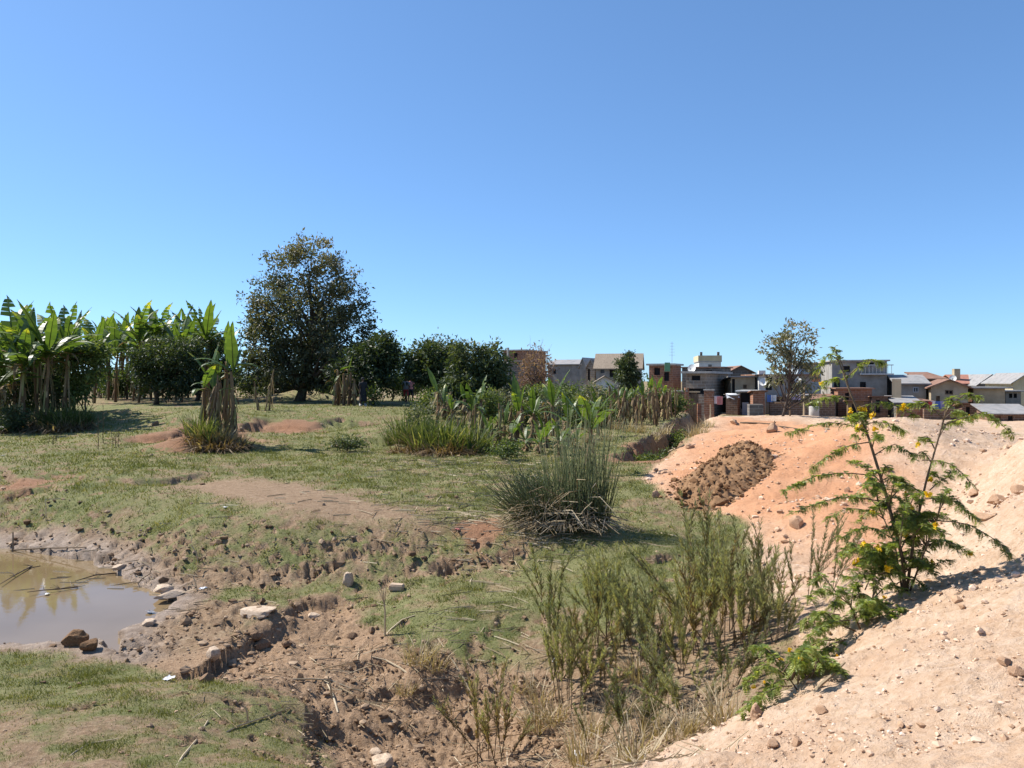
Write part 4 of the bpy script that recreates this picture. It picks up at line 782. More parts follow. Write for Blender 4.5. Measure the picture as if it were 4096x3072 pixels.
o = tp.build('tarpaulin', CLOTH['white'], smooth=True); o.location = atPY(727, 394.2, 56.2); tag(o, 'crumpled whitish tarpaulin over the brown box wall', 'tarpaulin')
s = House('lean_to', 'open lean-to with a pale roof edge and dark inside, left of the brick latrine', 739.5, 752, 391.5, 57, M_DGREY, 'shed', depth=2.5).hole(740.2,751,393,409,'door'); s.build().flat(M_WHITEW, .25, .09)
MB().box((.2, -.04, .1), (s.w * .72, .02, 1.15)).build('half_door', M_BLUEW, s.root)
s = House('latrine', 'small brick latrine with a sloping roof on the sand edge', 753, 765, 391.5, 55, M_BRICK, 'shed', depth=1.8, rz=math.radians(-10), slope=-.15); s.build().flat(M_RUST, .2, .07)
wall('low_wall', 'low dark block wall before the brick latrine', 749.5, 763.5, 404.5, 53.5, M_DGREY, rz=math.radians(-10), th=1.2)
wall('yard_wall', 'long low brown yard wall behind the thin tree', 770, 835, 402, 56, M_BRICKD, rz=math.radians(-4))
wall('yard_wall', 'low brick wall at the foot of the brick pillar', 897, 926, 408, 54, M_BRICK, rz=math.radians(-12))
wall('yard_wall', 'low brown wall under the washing before the tan gable', 924, 962, 409, 53, M_BRICKD, rz=math.radians(-10))
s = House('tin_shed', 'low tin-roofed brick shed near the right edge behind the sand', 989, 1030, 413.5, 50, M_BRICKD, 'shed', depth=2.6, rz=math.radians(-16), slope=.45).hole(996,1001,416,428,'door',M_RUST).hole(1008,1013,416,428,'door'); s.build().flat(M_TIN, .3, .06)
s = House('tin_shed', 'dark low shed roof beside the brick pillar', 897, 918, 402.5, 55.5, M_DGREY, 'shed', depth=2.0, rz=math.radians(-12), slope=.35); s.build().flat(M_TIN, .3, .06)
s = House('tin_shed', 'small dark shed between the yard wall and the unfinished house', 815, 836, 399, 57.5, M_DGREY, 'shed', depth=2.0, rz=math.radians(-8), slope=.25).hole(822,827,402,414,'door'); s.build().flat(M_RUST, .3, .06)
for (pl_a, pr_a, pt_a, Ya, mt_a, rf_a, lab_a) in [(772, 788, 397, 58, M_BRICKD, M_RUST, 'low brown shack left of the thin tree trunk behind the yard wall'), (790, 806, 395.5, 58.5, M_BLOCK, M_TIN, 'block shack right of the thin tree trunk'), (872, 888, 397, 57, M_BRICKD, M_RUST, 'brown shack at the foot of the unfinished house'), (848, 864, 401, 55, M_WOOD, M_RUST, 'dark wooden shack below the brick and mud house'), (916, 930, 401.5, 55.5, M_WOOD, M_RUST, 'dark wooden shack left of the washing line'), (962, 978, 404, 54, M_BRICKD, M_RUST, 'brown shack between the tan gable and the tin-roofed shed')]:
    House('shack', lab_a, pl_a, pr_a, pt_a, Ya, mt_a, 'shack', depth=2.2, rz=math.radians(R.uniform(-22, -6)), slope=R.uniform(-.3, .3)).hole(pl_a + 4, pl_a + 8, pt_a + 3, pt_a + 16, 'door').build().flat(rf_a, .25, .06)
def dish(px, py, Y, r, label):
    root = empty('satellite_dish', atPY(px, py, Y), math.radians(-35), label, 'dish', 'satellite dishes'); mb = MB(); n, k = 16, 5; V = []; Fc = []
    for i in range(k + 1):
        for j in range(n):
            rr = r * i / k; a = 2 * math.pi * j / n; V.append((rr * math.cos(a), .22 * r * (i / k) ** 2 * -1, rr * math.sin(a)))
    for i in range(k):
        for j in range(n): Fc.append((i * n + j, i * n + (j + 1) % n, (i + 1) * n + (j + 1) % n, (i + 1) * n + j))
    d = mb.add(V, Fc).build('reflector', M_DISH, root, True); d.rotation_euler.x = math.radians(-18)
    MB().tube([(0, .05, 0), (0, .12, -r * .8), (0, .3, -r * 1.3)], .025, 6).build('bracket', M_METAL, root)
    MB().tube([(0, -.02, -r * .9), (0, -r * .9, -.05)], .014, 5).box((-.05, -r * .95, -.1), (.05, -r * .8, .02)).build('feed_arm', M_METAL, root)
dish(692, 368.5, 61, .34, 'large white satellite dish on the roof of the grey block house'); dish(763.5, 382, 60.5, .33, 'white satellite dish on the column wall behind the thin tree'); dish(798, 380, 60.2, .26, 'small white satellite dish right of the thin tree trunk')
dish(953, 378.5, 70, .3, 'white satellite dish behind the tan gable')
def cloth(px, py, w, h, Y, c, label, cat='cloth', grp='washing hung out in the yards'):
    mb = MB(); n, m_ = 7, 6; X_, Z_ = np.meshgrid(np.linspace(0, w, n), np.linspace(0, -h, m_)); ph = R.uniform(0, 6); y_ = .05 * np.sin(X_ / w * 9 + ph) * (.4 - Z_ / h)
    i = np.arange(n * m_).reshape(m_, n); q = np.stack([i[:-1, :-1], i[1:, :-1], i[1:, 1:], i[:-1, 1:]], -1).reshape(-1, 4)
    V = np.stack([X_, y_, Z_], -1).reshape(-1, 3); mb.add(V, q); mb.add(V + [0, .012, 0], q[:, ::-1]); o = mb.build('hanging_cloth', CLOTH[c], smooth=True); o.location = atPY(px, py, Y); return tag(o, label, cat, grp)
cloth(714.5, 396, .42, .55, 54.6, 'white', 'white towel on the line beside the pink-red towel'); cloth(717, 396.3, .32 * 1.3, .6, 54.4, 'pink', 'pink-red towel hanging left of the tarpaulin')
def line(a, b, label, r=.008):
    a, b = atPY(*a), atPY(*b); o = MB().tube(curve(a, b, 7, (0, 0, -.12)), r, 4).build('washing_line', M_METAL); return tag(o, label, 'line', 'washing lines')
line((712, 395.8, 54.6), (728, 395.8, 54.8), 'washing line with towels beside the tarpaulin'); line((930, 401, 53.4), (968, 401, 53.4), 'washing line before the tan gable'); line((766, 394.5, 55), (800, 396, 55), 'washing line right of the brick latrine'); line((1000, 410.6, 51.4), (1024, 411, 51.4), 'washing line above the tin-roofed shed')
for (px, py, w, h, c, lab) in [(931, 401, .35, .55, 'white', 'white shirt on the line before the tan gable'), (928.2, 401.6, .3, .75, 'red', 'red cloth on the line before the tan gable'), (935.5, 401.2, .45, .7, 'blue', 'blue cloth on the line before the tan gable'), (939.5, 401.4, .3, .5, 'lilac', 'lilac cloth at the end of the line before the tan gable'), (968, 396, .3, .4, 'orange', 'small orange cloth at the corner of the tan gable')]:
    cloth(px, py, w, h, 53.3, c, lab)
for (px, w, h, c, lab) in [(767, .45, .5, 'blue', 'blue cloth beside the brick latrine'), (771, .4, .45, 'white', 'white cloth beside the brick latrine'), (785, .6, .35, 'white', 'white cloth right of the thin tree trunk'), (791, .7, .35, 'lilac', 'lilac cloth right of the thin tree trunk')]: cloth(px, 395, w, h, 54.9, c, lab)
cloth(811, 372.5, .75, .8, 66, 'orange', 'orange-red cloth hung from the pale bluish house'); cloth(1004, 410.8, .7, .2, 51.3, 'pink', 'pinkish cloth above the tin-roofed shed'); cloth(1012, 410.9, .5, .22, 51.3, 'white', 'white cloth above the tin-roofed shed')
def post(px, Y, h, label, mat=M_PWOOD, r=.05, cat='post'):
    o = MB().tube([(0, 0, -.2), (.01, 0, h * .5), (0, .01, h)], [r, r * .95, r * .85], 7).build('post', mat); o.location = atY(px, Y); return tag(o, label, cat)
post(508, 78, 5.2, 'pale post standing before the red brick upper storey', M_CONC, .14); post(710.5, 54, 1.9, 'thin wooden post in front of the orange yard wall'); post(804, 37, 1.6, 'thin wooden stake behind the thin tree'); post(790, 37.5, 1.5, 'grey stake just right of the thin tree trunk', M_WOOD)
rr_ = MB().tube([(0, 0, 0), (2.2, .1, -.05)], .03, 6).build('fence_rail', M_WOOD); rr_.location = atPY(775, 403, 37.4); tag(rr_, 'thin wooden rail tied to the thin tree', 'rail')
am = MB().tube([(0, 0, 0), (0, 0, 3.6)], .025, 5)
for k in range(5): am.tube([(-.35 + k * .03, 0, 2.0 + k * .35), (.35 - k * .03, 0, 2.0 + k * .35)], .012, 4)
am = am.build('antenna_mast', M_METAL); am.location = atPY(672, 372, 90); tag(am, 'thin antenna mast above the roofs right of the red brick house', 'antenna')
bt = MB(); n = 14; prof = [(.28, 0), (.29, .05), (.28, .3), (.29, .32), (.28, .6), (.29, .84), (.27, .88), (0, .87)]
V = [(r * math.cos(2 * math.pi * j / n), r * math.sin(2 * math.pi * j / n), z) for r, z in prof for j in range(n)]
bt.add(V, [(i * n + j, i * n + (j + 1) % n, (i + 1) * n + (j + 1) % n, (i + 1) * n + j) for i in range(len(prof) - 1) for j in range(n)])
bt = bt.build('barrel', M_CONC, smooth=True); bt.location = atY(814, 45) - Vector((0, 0, .02)); tag(bt, 'grey barrel standing on the sand by the dark yard', 'barrel')
# ------------------------------------------------------------------ people
SKIN = plain('brown_skin', [(.3, (.10, .055, .035)), (.7, (.15, .085, .055))], 6, .6, bmp=0)
def person(base, rz, label, parts, pose, height=1.65):
    """pose: joints in body space (x right, y back, z up, unit = body height); one continuous skinned body, clothes as children"""
    root = empty('person', base, rz, label, 'person'); J, E, Rd = pose
    me = bpy.data.meshes.new('body'); me.from_pydata([tuple(np.array(j) * height) for j in J], E, []); o = bpy.data.objects.new('body', me); COL.objects.link(o)
    md = o.modifiers.new('skin', 'SKIN'); md.use_smooth_shade = True; o.modifiers.new('sub', 'SUBSURF').render_levels = 1; o.modifiers['sub'].levels = 1
    for i, r in enumerate(Rd): me.skin_vertices[0].data[i].radius = (r * height, r * height)
    me.skin_vertices[0].data[0].use_root = True
    dg = bpy.context.evaluated_depsgraph_get(); m2 = bpy.data.meshes.new_from_object(o.evaluated_get(dg)); bpy.data.objects.remove(o)
    m2.materials.clear(); m2.materials.append(SKIN); b = bpy.data.objects.new('body', m2); COL.objects.link(b); b.parent = root
    for nm, mat, mb in parts(height): mb.build(nm, mat, root, True)
    return root
# pelvis, waist, chest, neck, head base, head, crown | arms | legs
def std_pose(step=.06, arm=.03, reach=0.0):
    J = [(0,0,.52),(0,0,.61),(0,-.005,.74),(0,0,.83),(0,-.005,.865),(0,-.012,.925),(0,-.005,.985),
         (.105,0,.80),(.135,arm,.64),(.14,-arm - reach,.48 + reach),(.14,-arm - reach * 1.3 - .02,.42 + reach), (-.105,0,.80),(-.135,-arm,.64),(-.14,arm * .5,.49),(-.14,arm * .4,.43),
         (.055,0,.49),(.06,-step,.28),(.062,-step * .6,.055),(.065,-step * .6 - .075,.018), (-.055,0,.49),(-.06,step * .6,.28),(-.062,step * 1.3,.06),(-.065,step * 1.3 - .06,.018)]
    E = [(0,1),(1,2),(2,3),(3,4),(4,5),(5,6),(2,7),(7,8),(8,9),(9,10),(2,11),(11,12),(12,13),(13,14),(0,15),(15,16),(16,17),(17,18),(0,19),(19,20),(20,21),(21,22)]
    Rd = [.075,.068,.078,.036,.034,.052,.03,.036,.028,.021,.017,.036,.028,.021,.017,.052,.036,.026,.02,.052,.036,.026,.02]
    return J, E, Rd
def ring_cloth(mb, prof, h, n=16, tint=.5, cx=0):
    """prof: list of (z, rx, ry, y offset) in body units"""
    V = [(cx * h + rx * h * math.cos(2 * math.pi * j / n), yo * h + ry * h * math.sin(2 * math.pi * j / n), z * h) for z, rx, ry, yo in prof for j in range(n)]
    return mb.add(V, [(i * n + j, i * n + (j + 1) % n, (i + 1) * n + (j + 1) % n, (i + 1) * n + j) for i in range(len(prof) - 1) for j in range(n)], tint)
def p_dark(h):
    top = ring_cloth(MB(), [(.84,.04,.04,0),(.82,.10,.06,0),(.76,.115,.085,0),(.66,.095,.08,0),(.58,.10,.088,0)], h)
    for s in (-1, 1): top.tube(np.array([(s*.09,0,.81),(s*.125,.0,.72),(s*.142,.0,.6)]) * h, np.array([.045,.04,.035]) * h, 8)
    yield 'blouse', CLOTH['black'], top
    yield 'skirt', CLOTH['black'], ring_cloth(MB(), [(.60,.092,.08,0),(.52,.108,.098,0),(.35,.125,.115,0),(.16,.145,.135,0)], h)
    hair = ring_cloth(MB(), [(1.0,.005,.005,.01),(.99,.035,.035,.01),(.965,.055,.058,.008),(.93,.06,.062,.014),(.90,.052,.05,.026)], h); yield 'hair', CLOTH['black'], hair
    for x, y in ((.065, -.06), (-.065, .045)):
        sh = MB(); sh.box(((x-.03)*h, (y-.06)*h, .0), ((x+.03)*h, (y+.075)*h, .045*h)); sh.tube(np.array([(x, y+.035, .03),(x, y+.035, .09)])*h, .032*h, 8)
        yield 'shoe', CLOTH['white'], sh
def p_shirt(topc, legc):
    def f(h):
        top = ring_cloth(MB(), [(.84,.04,.04,0),(.82,.10,.06,0),(.76,.118,.088,0),(.66,.098,.084,0),(.52,.102,.09,0)], h)
        for s in (-1, 1): top.tube(np.array([(s*.09,0,.81),(s*.128,.0,.74),(s*.138,.0,.67)]) * h, np.array([.046,.042,.04]) * h, 8)
        yield 'shirt', CLOTH[topc], top
        lg = ring_cloth(MB(), [(.53,.09,.08,0),(.50,.10,.09,0),(.46,.105,.092,0)], h)
        for s, y in ((1, -.03), (-1, .02)): lg.tube(np.array([(s*.055,0,.47),(s*.06,y,.36),(s*.062,y*1.2,.27)]) * h, np.array([.056,.055,.054]) * h, 10)
        yield 'shorts', CLOTH[legc], lg
        yield 'hair', CLOTH['black'], ring_cloth(MB(), [(1.0,.005,.005,.01),(.99,.035,.035,.01),(.965,.054,.056,.008),(.94,.057,.058,.014)], h)
    return f
b_ = atY(363, 43.6); person(b_, math.radians(35), 'person in a long dark skirt and white shoes standing under the tree', p_dark, std_pose(.05, .02, .08))
b_ = atY(406, 49); person(b_, math.radians(-20), 'person in a grey shirt and red shorts walking behind the tall grass', p_shirt('grey', 'red'), std_pose(.09, .05))
b_ = atY(410.5, 50.5); person(b_, math.radians(30), 'person in a red top walking behind the one in grey', p_shirt('pink', 'black'), std_pose(.07, .04))

# ------------------------------------------------------------------ tall grass, reeds
def blade(mb, b, d, L, w, bend, tint, k=4):
    """one grass blade as a tapered strip"""
    t = np.linspace(0, 1, k + 1); d = np.array(d) / np.linalg.norm(d); hor = np.array([d[0], d[1], 0]); hn = np.linalg.norm(hor); hor = hor / hn if hn > 1e-3 else np.array([1., 0, 0])
    P = np.array(b) + d * (t * L)[:, None] + (hor * .6 - np.array([0, 0, 1.])) * (bend * L * t ** 2.2)[:, None]
    a = np.array([-hor[1], hor[0], 0]); a = a * math.cos(R.uniform(-.8, .8)) + hor * math.sin(R.uniform(-.8, .8))
    wd = w * (1 - t ** 1.6) * .5 + .0008
    V = np.stack([P + a * wd[:, None], P - a * wd[:, None]], 1).reshape(-1, 3); i = np.arange(k)[:, None] * 2
    mb.add(V, np.concatenate([i, i + 1, i + 3, i + 2], 1), tint)
def tuft_mesh(n, L, w, spread, lean, bend, tint, seed, minz=0):
    st = R.getstate(); R.seed(seed); mb = MB()
    for _ in range(n):
        a = R.uniform(0, 6.28); r = spread * math.sqrt(R.random()); b = (r * math.cos(a), r * math.sin(a), -.03); q = R.gauss(0, lean)
        a2 = a + R.gauss(0, .7); d = (math.cos(a2) * abs(q), math.sin(a2) * abs(q), 1)
        blade(mb, b, d, L * R.uniform(.45, 1.1), w * R.uniform(.7, 1.3), bend * R.uniform(.2, 1.6), min(max(R.gauss(*tint), 0), 1))
    R.setstate(st); return mb
def mk(mb, name, mat): o = mb.build(name, mat); me = o.data; bpy.data.objects.remove(o); return me
TALLG = [mk(tuft_mesh(130, 1.5, .035, .45, .45, .35, (.5, .2), s), 'blades', M_GRASSB) for s in range(4)]
DRYG = [mk(tuft_mesh(110, 1.0, .022, .35, .6, .3, (.5, .25), 20 + s), 'blades', M_STRAW) for s in range(4)]
DARKG = [mk(tuft_mesh(120, .8, .05, .5, .9, .9, (.35, .25), 60 + s), 'blades', M_BDRY) for s in range(3)]
def tuft(me, base, s, label, cat='grass tuft', group=None, name='grass_tuft', under=None):
    root = empty(name, base, R.uniform(0, 6.28), label, cat, group); o = child('blades', me, root, (0, 0, 0), (0, 0, 0), (s, s, s)); o['kind'] = 'stuff'
    if under is not None: u = child('dry_blades', under, root, (0, 0, 0), (0, 0, 1), (s, s, s * .8)); u['kind'] = 'stuff'
    return root
L = [(396, 30, .9), (405, 29, 1.15), (414, 28.5, 1.0), (424, 28, 1.3), (432, 28.2, 1.2), (440, 27.6, 1.25), (449, 27.4, 1.4), (457, 27.8, 1.2), (466, 27.5, 1.3), (474, 28, 1.1), (482, 28.5, .95)]
for i, (px, Y, s) in enumerate(L): tuft(TALLG[i % 4], atY(px, Y), s, 'tall green grass tuft on the hummock in the middle, %s from the left' % ORD[i], group='tall grass on the middle hummock', under=DRYG[i % 4])
L = [(46, 34.5, .9), (54, 34, 1.1), (62, 33.8, 1.2), (70, 34.2, 1.15), (78, 34, 1.0), (85, 34.6, .8)]
for i, (px, Y, s) in enumerate(L): tuft(TALLG[(i + 1) % 4], atY(px, Y), s, 'tall grass tuft at the foot of the left grove, %s from the left' % ORD[i], group='tall grass at the foot of the left grove', under=DRYG[(i + 2) % 4])
L = [(196, 27.2, .8), (203, 26.8, .9), (211, 26.6, .85), (220, 26.8, .9), (229, 27.0, .8), (238, 27.3, .75)]
for i, (px, Y, s) in enumerate(L): tuft(TALLG[i % 4] if i < 3 else DRYG[i % 4], atY(px, Y), s, 'grass tuft at the foot of the clump on the red bank, %s from the left' % ORD[i], group='grass at the foot of the clump on the red bank', under=DRYG[(i + 1) % 4])
L = [(615, 36, .7), (628, 35, .8), (640, 34, .8), (652, 33, .9), (664, 34, .8), (676, 36, .7), (606, 31, .7), (588, 30, .6), (700, 30, .8), (708, 33, .7), (693, 27, .7)]
for i, (px, Y, s) in enumerate(sorted(L)): tuft(DRYG[i % 4], atY(px, Y), s, 'dry brown grass tuft along the ditch and banana row, %s from the left' % ORD[i], group='dry grass along the ditch')

for i, (px, Y, s) in enumerate([(196, 26.6, .9), (204, 26.2, 1.0), (212, 26.0, 1.1), (221, 26.2, 1.1), (230, 26.4, 1.0), (238, 26.8, .9)]): tuft(DARKG[i % 3], atY(px, Y), s, 'dark dead grass hanging over the red bank, %s from the left' % ORD[i], group='dead grass hanging over the red bank', name='dead_grass')
for i, (px, Y, s) in enumerate([(2, 33, 1.2), (14, 34, 1.3), (26, 34.5, 1.3), (38, 33.5, 1.2), (50, 33, 1.2), (60, 32.8, 1.2), (70, 33, 1.2), (80, 33.4, 1.0)]): tuft(DARKG[i % 3], atY(px, Y), s, 'dark dead grass below the left grove, %s from the left' % ORD[i], group='dead grass below the left grove', name='dead_grass')
for i, (px, Y, s) in enumerate([(402, 27.6, .9), (416, 27, 1.0), (430, 26.6, 1.0), (444, 26.4, 1.1), (458, 26.5, 1.1), (472, 27, 1.0)]): tuft(DARKG[i % 3], atY(px, Y), s, 'dead brown grass at the foot of the middle hummock, %s from the left' % ORD[i], group='dead grass at the foot of the middle hummock', name='dead_grass')

# the big reed clump: green stems above, a skirt of bent dry ones below
rb = hit(565, 524); reed = empty('reed_clump', rb, 0, 'big clump of tall dark green reeds with a skirt of dry stems', 'reeds')
gb, db = MB(), MB()
def reed_stem(mb, p0, d, Lh, r, tn, sag):
    d = d / np.linalg.norm(d); t = np.linspace(0, 1, 5)[:, None]; hor = np.array([d[0], d[1], 0]); P = p0 + d * Lh * t + (hor * .5 - np.array([0, 0, 1.])) * sag * Lh * t ** 2
    if P[-1, 2] < .02: P[:, 2] = np.maximum(P[:, 2], .01 + .03 * R.random())
    mb.tube(P, np.linspace(r, r * .4, 5), 3, np.clip(np.linspace(tn - .25, tn, 5), 0, 1), cap=False)
for k in range(400):                                        # upright half on the right
    a = R.uniform(0, 6.28); r = .5 * math.sqrt(R.random()); p0 = np.array([.28 + r * math.cos(a) * 1.15, r * math.sin(a), -.05])
    reed_stem(gb, p0, np.array([R.gauss(.02, .11) + (p0[0] - .28) * .15, R.gauss(0, .14), 1]), R.uniform(.8, 2.5) * (1 if R.random() < .6 else .75), .0085, R.gauss(.5, .2), abs(R.gauss(0, .04)))
for k in range(340):                                        # half leaning over to the left
    a = R.uniform(0, 6.28); r = .42 * math.sqrt(R.random()); p0 = np.array([-.38 + r * math.cos(a) * 1.1, r * math.sin(a), -.05])
    reed_stem(gb, p0, np.array([-abs(R.gauss(.5, .5)), R.gauss(-.08, .35), 1]), R.uniform(.6, 1.55), .0085, R.gauss(.38, .18), abs(R.gauss(.05, .08)))
for k in range(400):                                        # bent and broken dry stems, thickest in front and to the left
    p0 = np.array([R.uniform(-.75, .7), R.uniform(-.45, .3), R.uniform(.05, .75) * R.random()]); a = R.gauss(-2.2, 1.1); Lh = R.uniform(.3, 1.05); up = R.gauss(-.25, .4)
    d = np.array([math.cos(a), math.sin(a) * .8, up]); d /= np.linalg.norm(d); e = p0 + d * Lh
    if e[2] < .01: e[2] = R.uniform(.0, .05)
    m_ = (p0 + e) / 2 + np.array([R.gauss(0, .04), R.gauss(0, .04), abs(R.gauss(0, .1))]); db.tube(np.array([p0, m_, e]), [.008, .008, .004], 3, min(max(R.gauss(.55, .28), 0), 1), cap=False)
for k in range(90):                                         # long stems lying outwards on the ground
    a = R.gauss(-2.6, .9); p0 = np.array([math.cos(a) * .5, math.sin(a) * .4, .1]); e = p0 + np.array([math.cos(a) * R.uniform(.4, 1.1), math.sin(a) * R.uniform(.2, .6), 0]); e[2] = .02
    db.tube(np.array([p0, (p0 + e) / 2 + [0, 0, .05], e]), [.007, .007, .004], 3, min(max(R.gauss(.7, .2), 0), 1), cap=False)
o = gb.build('green_stems', M_REED, reed); o['kind'] = 'stuff'; o = db.build('dry_stems', M_STRAW, reed); o['kind'] = 'stuff'

# ------------------------------------------------------------------ wispy shrubs in front
def wisp_mesh(seed, stems, H, spread, lean, dry=0.0, dens=1.0):
    st = R.getstate(); R.seed(seed); g = np.random.default_rng(seed); sm, lm = MB(), MB()
    def twig(p0, d, Lh, r, lv, leafstart=.25):
        k = 7; t = np.linspace(0, 1, k)[:, None]; side = np.array([g.normal(0, .06), g.normal(0, .06), 0]); P = p0 + d * Lh * t + side * Lh * t * t
        sm.tube(P, np.linspace(r, r * .3, k), 3, .35 + g.uniform(-.2, .25), cap=False)
        n = int(Lh * 185 * dens * (1 if lv else 1.0)); u = g.uniform(leafstart, 1.02, n); Q = p0 + d * Lh * u[:, None] + side * Lh * (u * u)[:, None]
        a = g.uniform(0, 6.28, n); D = d + np.stack([np.cos(a), np.sin(a), g.uniform(-.1, .5, n)], 1) * g.uniform(.35, .8, n)[:, None]
        lm.leaves(Q, D, rdir(n), g.uniform(.035, .09, n), g.uniform(.006, .011, n), np.clip(g.normal(.66, .16, n) - dry * (1 - u) * .75, 0, 1))
    for s in range(stems):
        a = R.uniform(0, 6.28); r0 = spread * math.sqrt(R.random()); p0 = np.array([r0 * math.cos(a), r0 * math.sin(a), -.03]); q = abs(R.gauss(0, lean)); a += R.gauss(0, .5)
        d = np.array([math.cos(a) * q, math.sin(a) * q, 1.0]); d /= np.linalg.norm(d); Lh = H * R.uniform(.55, 1.08); twig(p0, d, Lh, .0075, 0, .3)
        for _ in range(R.randint(3, 6)):
            u = R.uniform(.35, .92); a2 = R.uniform(0, 6.28); d2 = d + np.array([math.cos(a2), math.sin(a2), .1]) * R.uniform(.25, .5); d2 /= np.linalg.norm(d2); twig(p0 + d * Lh * u, d2, Lh * R.uniform(.15, .4), .004, 1, .05)
    R.setstate(st); return mk(sm, 'stems', M_TWIG), mk(lm, 'foliage', M_WISP if seed % 2 else M_WISPD)
WISP = [wisp_mesh(101, 9, 1.35, .16, .34, .5), wisp_mesh(102, 7, 1.5, .12, .26, .6), wisp_mesh(103, 11, 1.15, .2, .42, .4), wisp_mesh(104, 3, 1.6, .08, .2, .8, .7), wisp_mesh(105, 9, 1.0, .2, .55, 1.2, .8), wisp_mesh(106, 4, 1.2, .1, .35, .5, .8)]
WL = [(560,672,548,'slender'),(570,702,606,'dark upright'),(584,650,590,'dense dark'),(608,640,548,'dense'),(626,648,552,'dense dark'),(600,690,615,'low brown'),(640,655,600,'low'),
      (668,648,560,'bushy'),(682,672,590,'low brown'),(698,622,466,'tallest thin'),(704,650,540,'dense'),(722,640,520,'tall'),(744,628,496,'slender'),(748,645,545,'bushy'),(770,615,540,'greyish'),(728,690,620,'low'),(776,640,575,'low'),(800,606,520,'slender'),
      (826,596,528,'slender'),(655,715,640,'low brown'),(690,716,648,'low'),(628,745,668,'low brown'),(594,752,680,'sparse'),(494,764,672,'lone'),(660,690,585,'slender')]
WL.sort(); 
for i, (px, py, top, w) in enumerate(WL):
    b = hit(px, py); hgt = (py - top) / F * b.y; k = R.choice([0, 1, 2, 2, 4, 0]) if w not in ('tallest thin', 'slender', 'sparse') else R.choice([3, 5]); sm, lm = WISP[k]; ref = [1.35, 1.5, 1.15, 1.6, 1.0, 1.2][k]
    s = hgt / ref; sx = min(max(s, .75), 1.25)
    root = empty('wispy_shrub', b, R.uniform(0, 6.28), '%s grey-green wispy shrub at the foot of the sand, %s from the left' % (w, ORD[i] if i < 30 else 'thirty-first'), 'shrub', 'wispy shrubs at the foot of the sand')
    child('stems', sm, root, (0, 0, 0), (0, 0, 0), (sx, sx, s)); o = child('foliage', lm, root, (0, 0, 0), (0, 0, 0), (sx, sx, s)); o['kind'] = 'stuff'
# dry grass between them
L = [(540,700),(556,722),(590,735),(620,715),(634,760),(655,735),(676,738),(692,730),(724,722),(584,765),(538,728),(640,680),(520,690)]
L.sort()
for i, (px, py) in enumerate(L): tuft(DRYG[i % 4], hit(px, py), R.uniform(.3, .5), 'dry straw tuft among the wispy shrubs, %s from the left' % ORD[i], group='dry straw tufts among the wispy shrubs', name='straw_tuft')
L = [(418,664,.5,'beside the pit edge, broken and leaning'),(436,668,.45,'right of the broken one on the pit edge'),(405,692,.3,'below the pit edge')]
for (px, py, s, lab) in L: tuft(DRYG[1], hit(px, py), s, 'dead straw tuft ' + lab, name='straw_tuft')

# ------------------------------------------------------------------ yellow-flowered shrubs
def pinnate(lm, P, d, L, tint):
    """one feathery leaf: stalk and paired leaflets"""
    n = 7; u = np.linspace(.2, 1, n); d = d / np.linalg.norm(d); sd = np.cross(d, [0, 0, 1]); sd /= np.linalg.norm(sd) + 1e-6; up = np.cross(sd, d)
    Q = P + d * L * u[:, None] - np.array([0, 0, 1]) * (L * .45 * u ** 2)[:, None]
    C = np.concatenate([Q, Q]); D = np.concatenate([sd + d * .35 + up * .15 + np.zeros((n, 3)), -sd + d * .35 + up * .15 + np.zeros((n, 3))])
    ln = np.concatenate([0.022 * np.sin(np.pi * np.clip(u * .8 + .1, 0, 1)) + .008] * 2)
    lm.leaves(C, D, np.broadcast_to(d + np.array([.2, .1, .1]), (2 * n, 3)) + G.normal(0, .2, (2 * n, 3)), ln, ln * .5, np.clip(tint + G.normal(0, .08, 2 * n), 0, 1))
def flower_mesh(seed):
    rr = np.random.default_rng(seed); mb = MB(); n = 11
    C = rr.normal(0, .012, (n, 3)); C[:, 2] *= 1.3
    for c in C:
        d = rr.normal(0, 1, 3); d /= np.linalg.norm(d); a = np.cross(d, rr.normal(0, 1, 3)); a /= np.linalg.norm(a); b = np.cross(d, a); k = 5; an = np.arange(k) * 2 * np.pi / k
        D = np.cos(an)[:, None] * a + np.sin(an)[:, None] * b + d * .35; mb.leaves(np.repeat(c[None], k, 0), D, np.cross(D, d), .026, .022, rr.uniform(.2, 1))
    return mk(mb, 'flower_cluster', M_YFLOW)
FLW = [flower_mesh(s) for s in (1, 2, 3)]
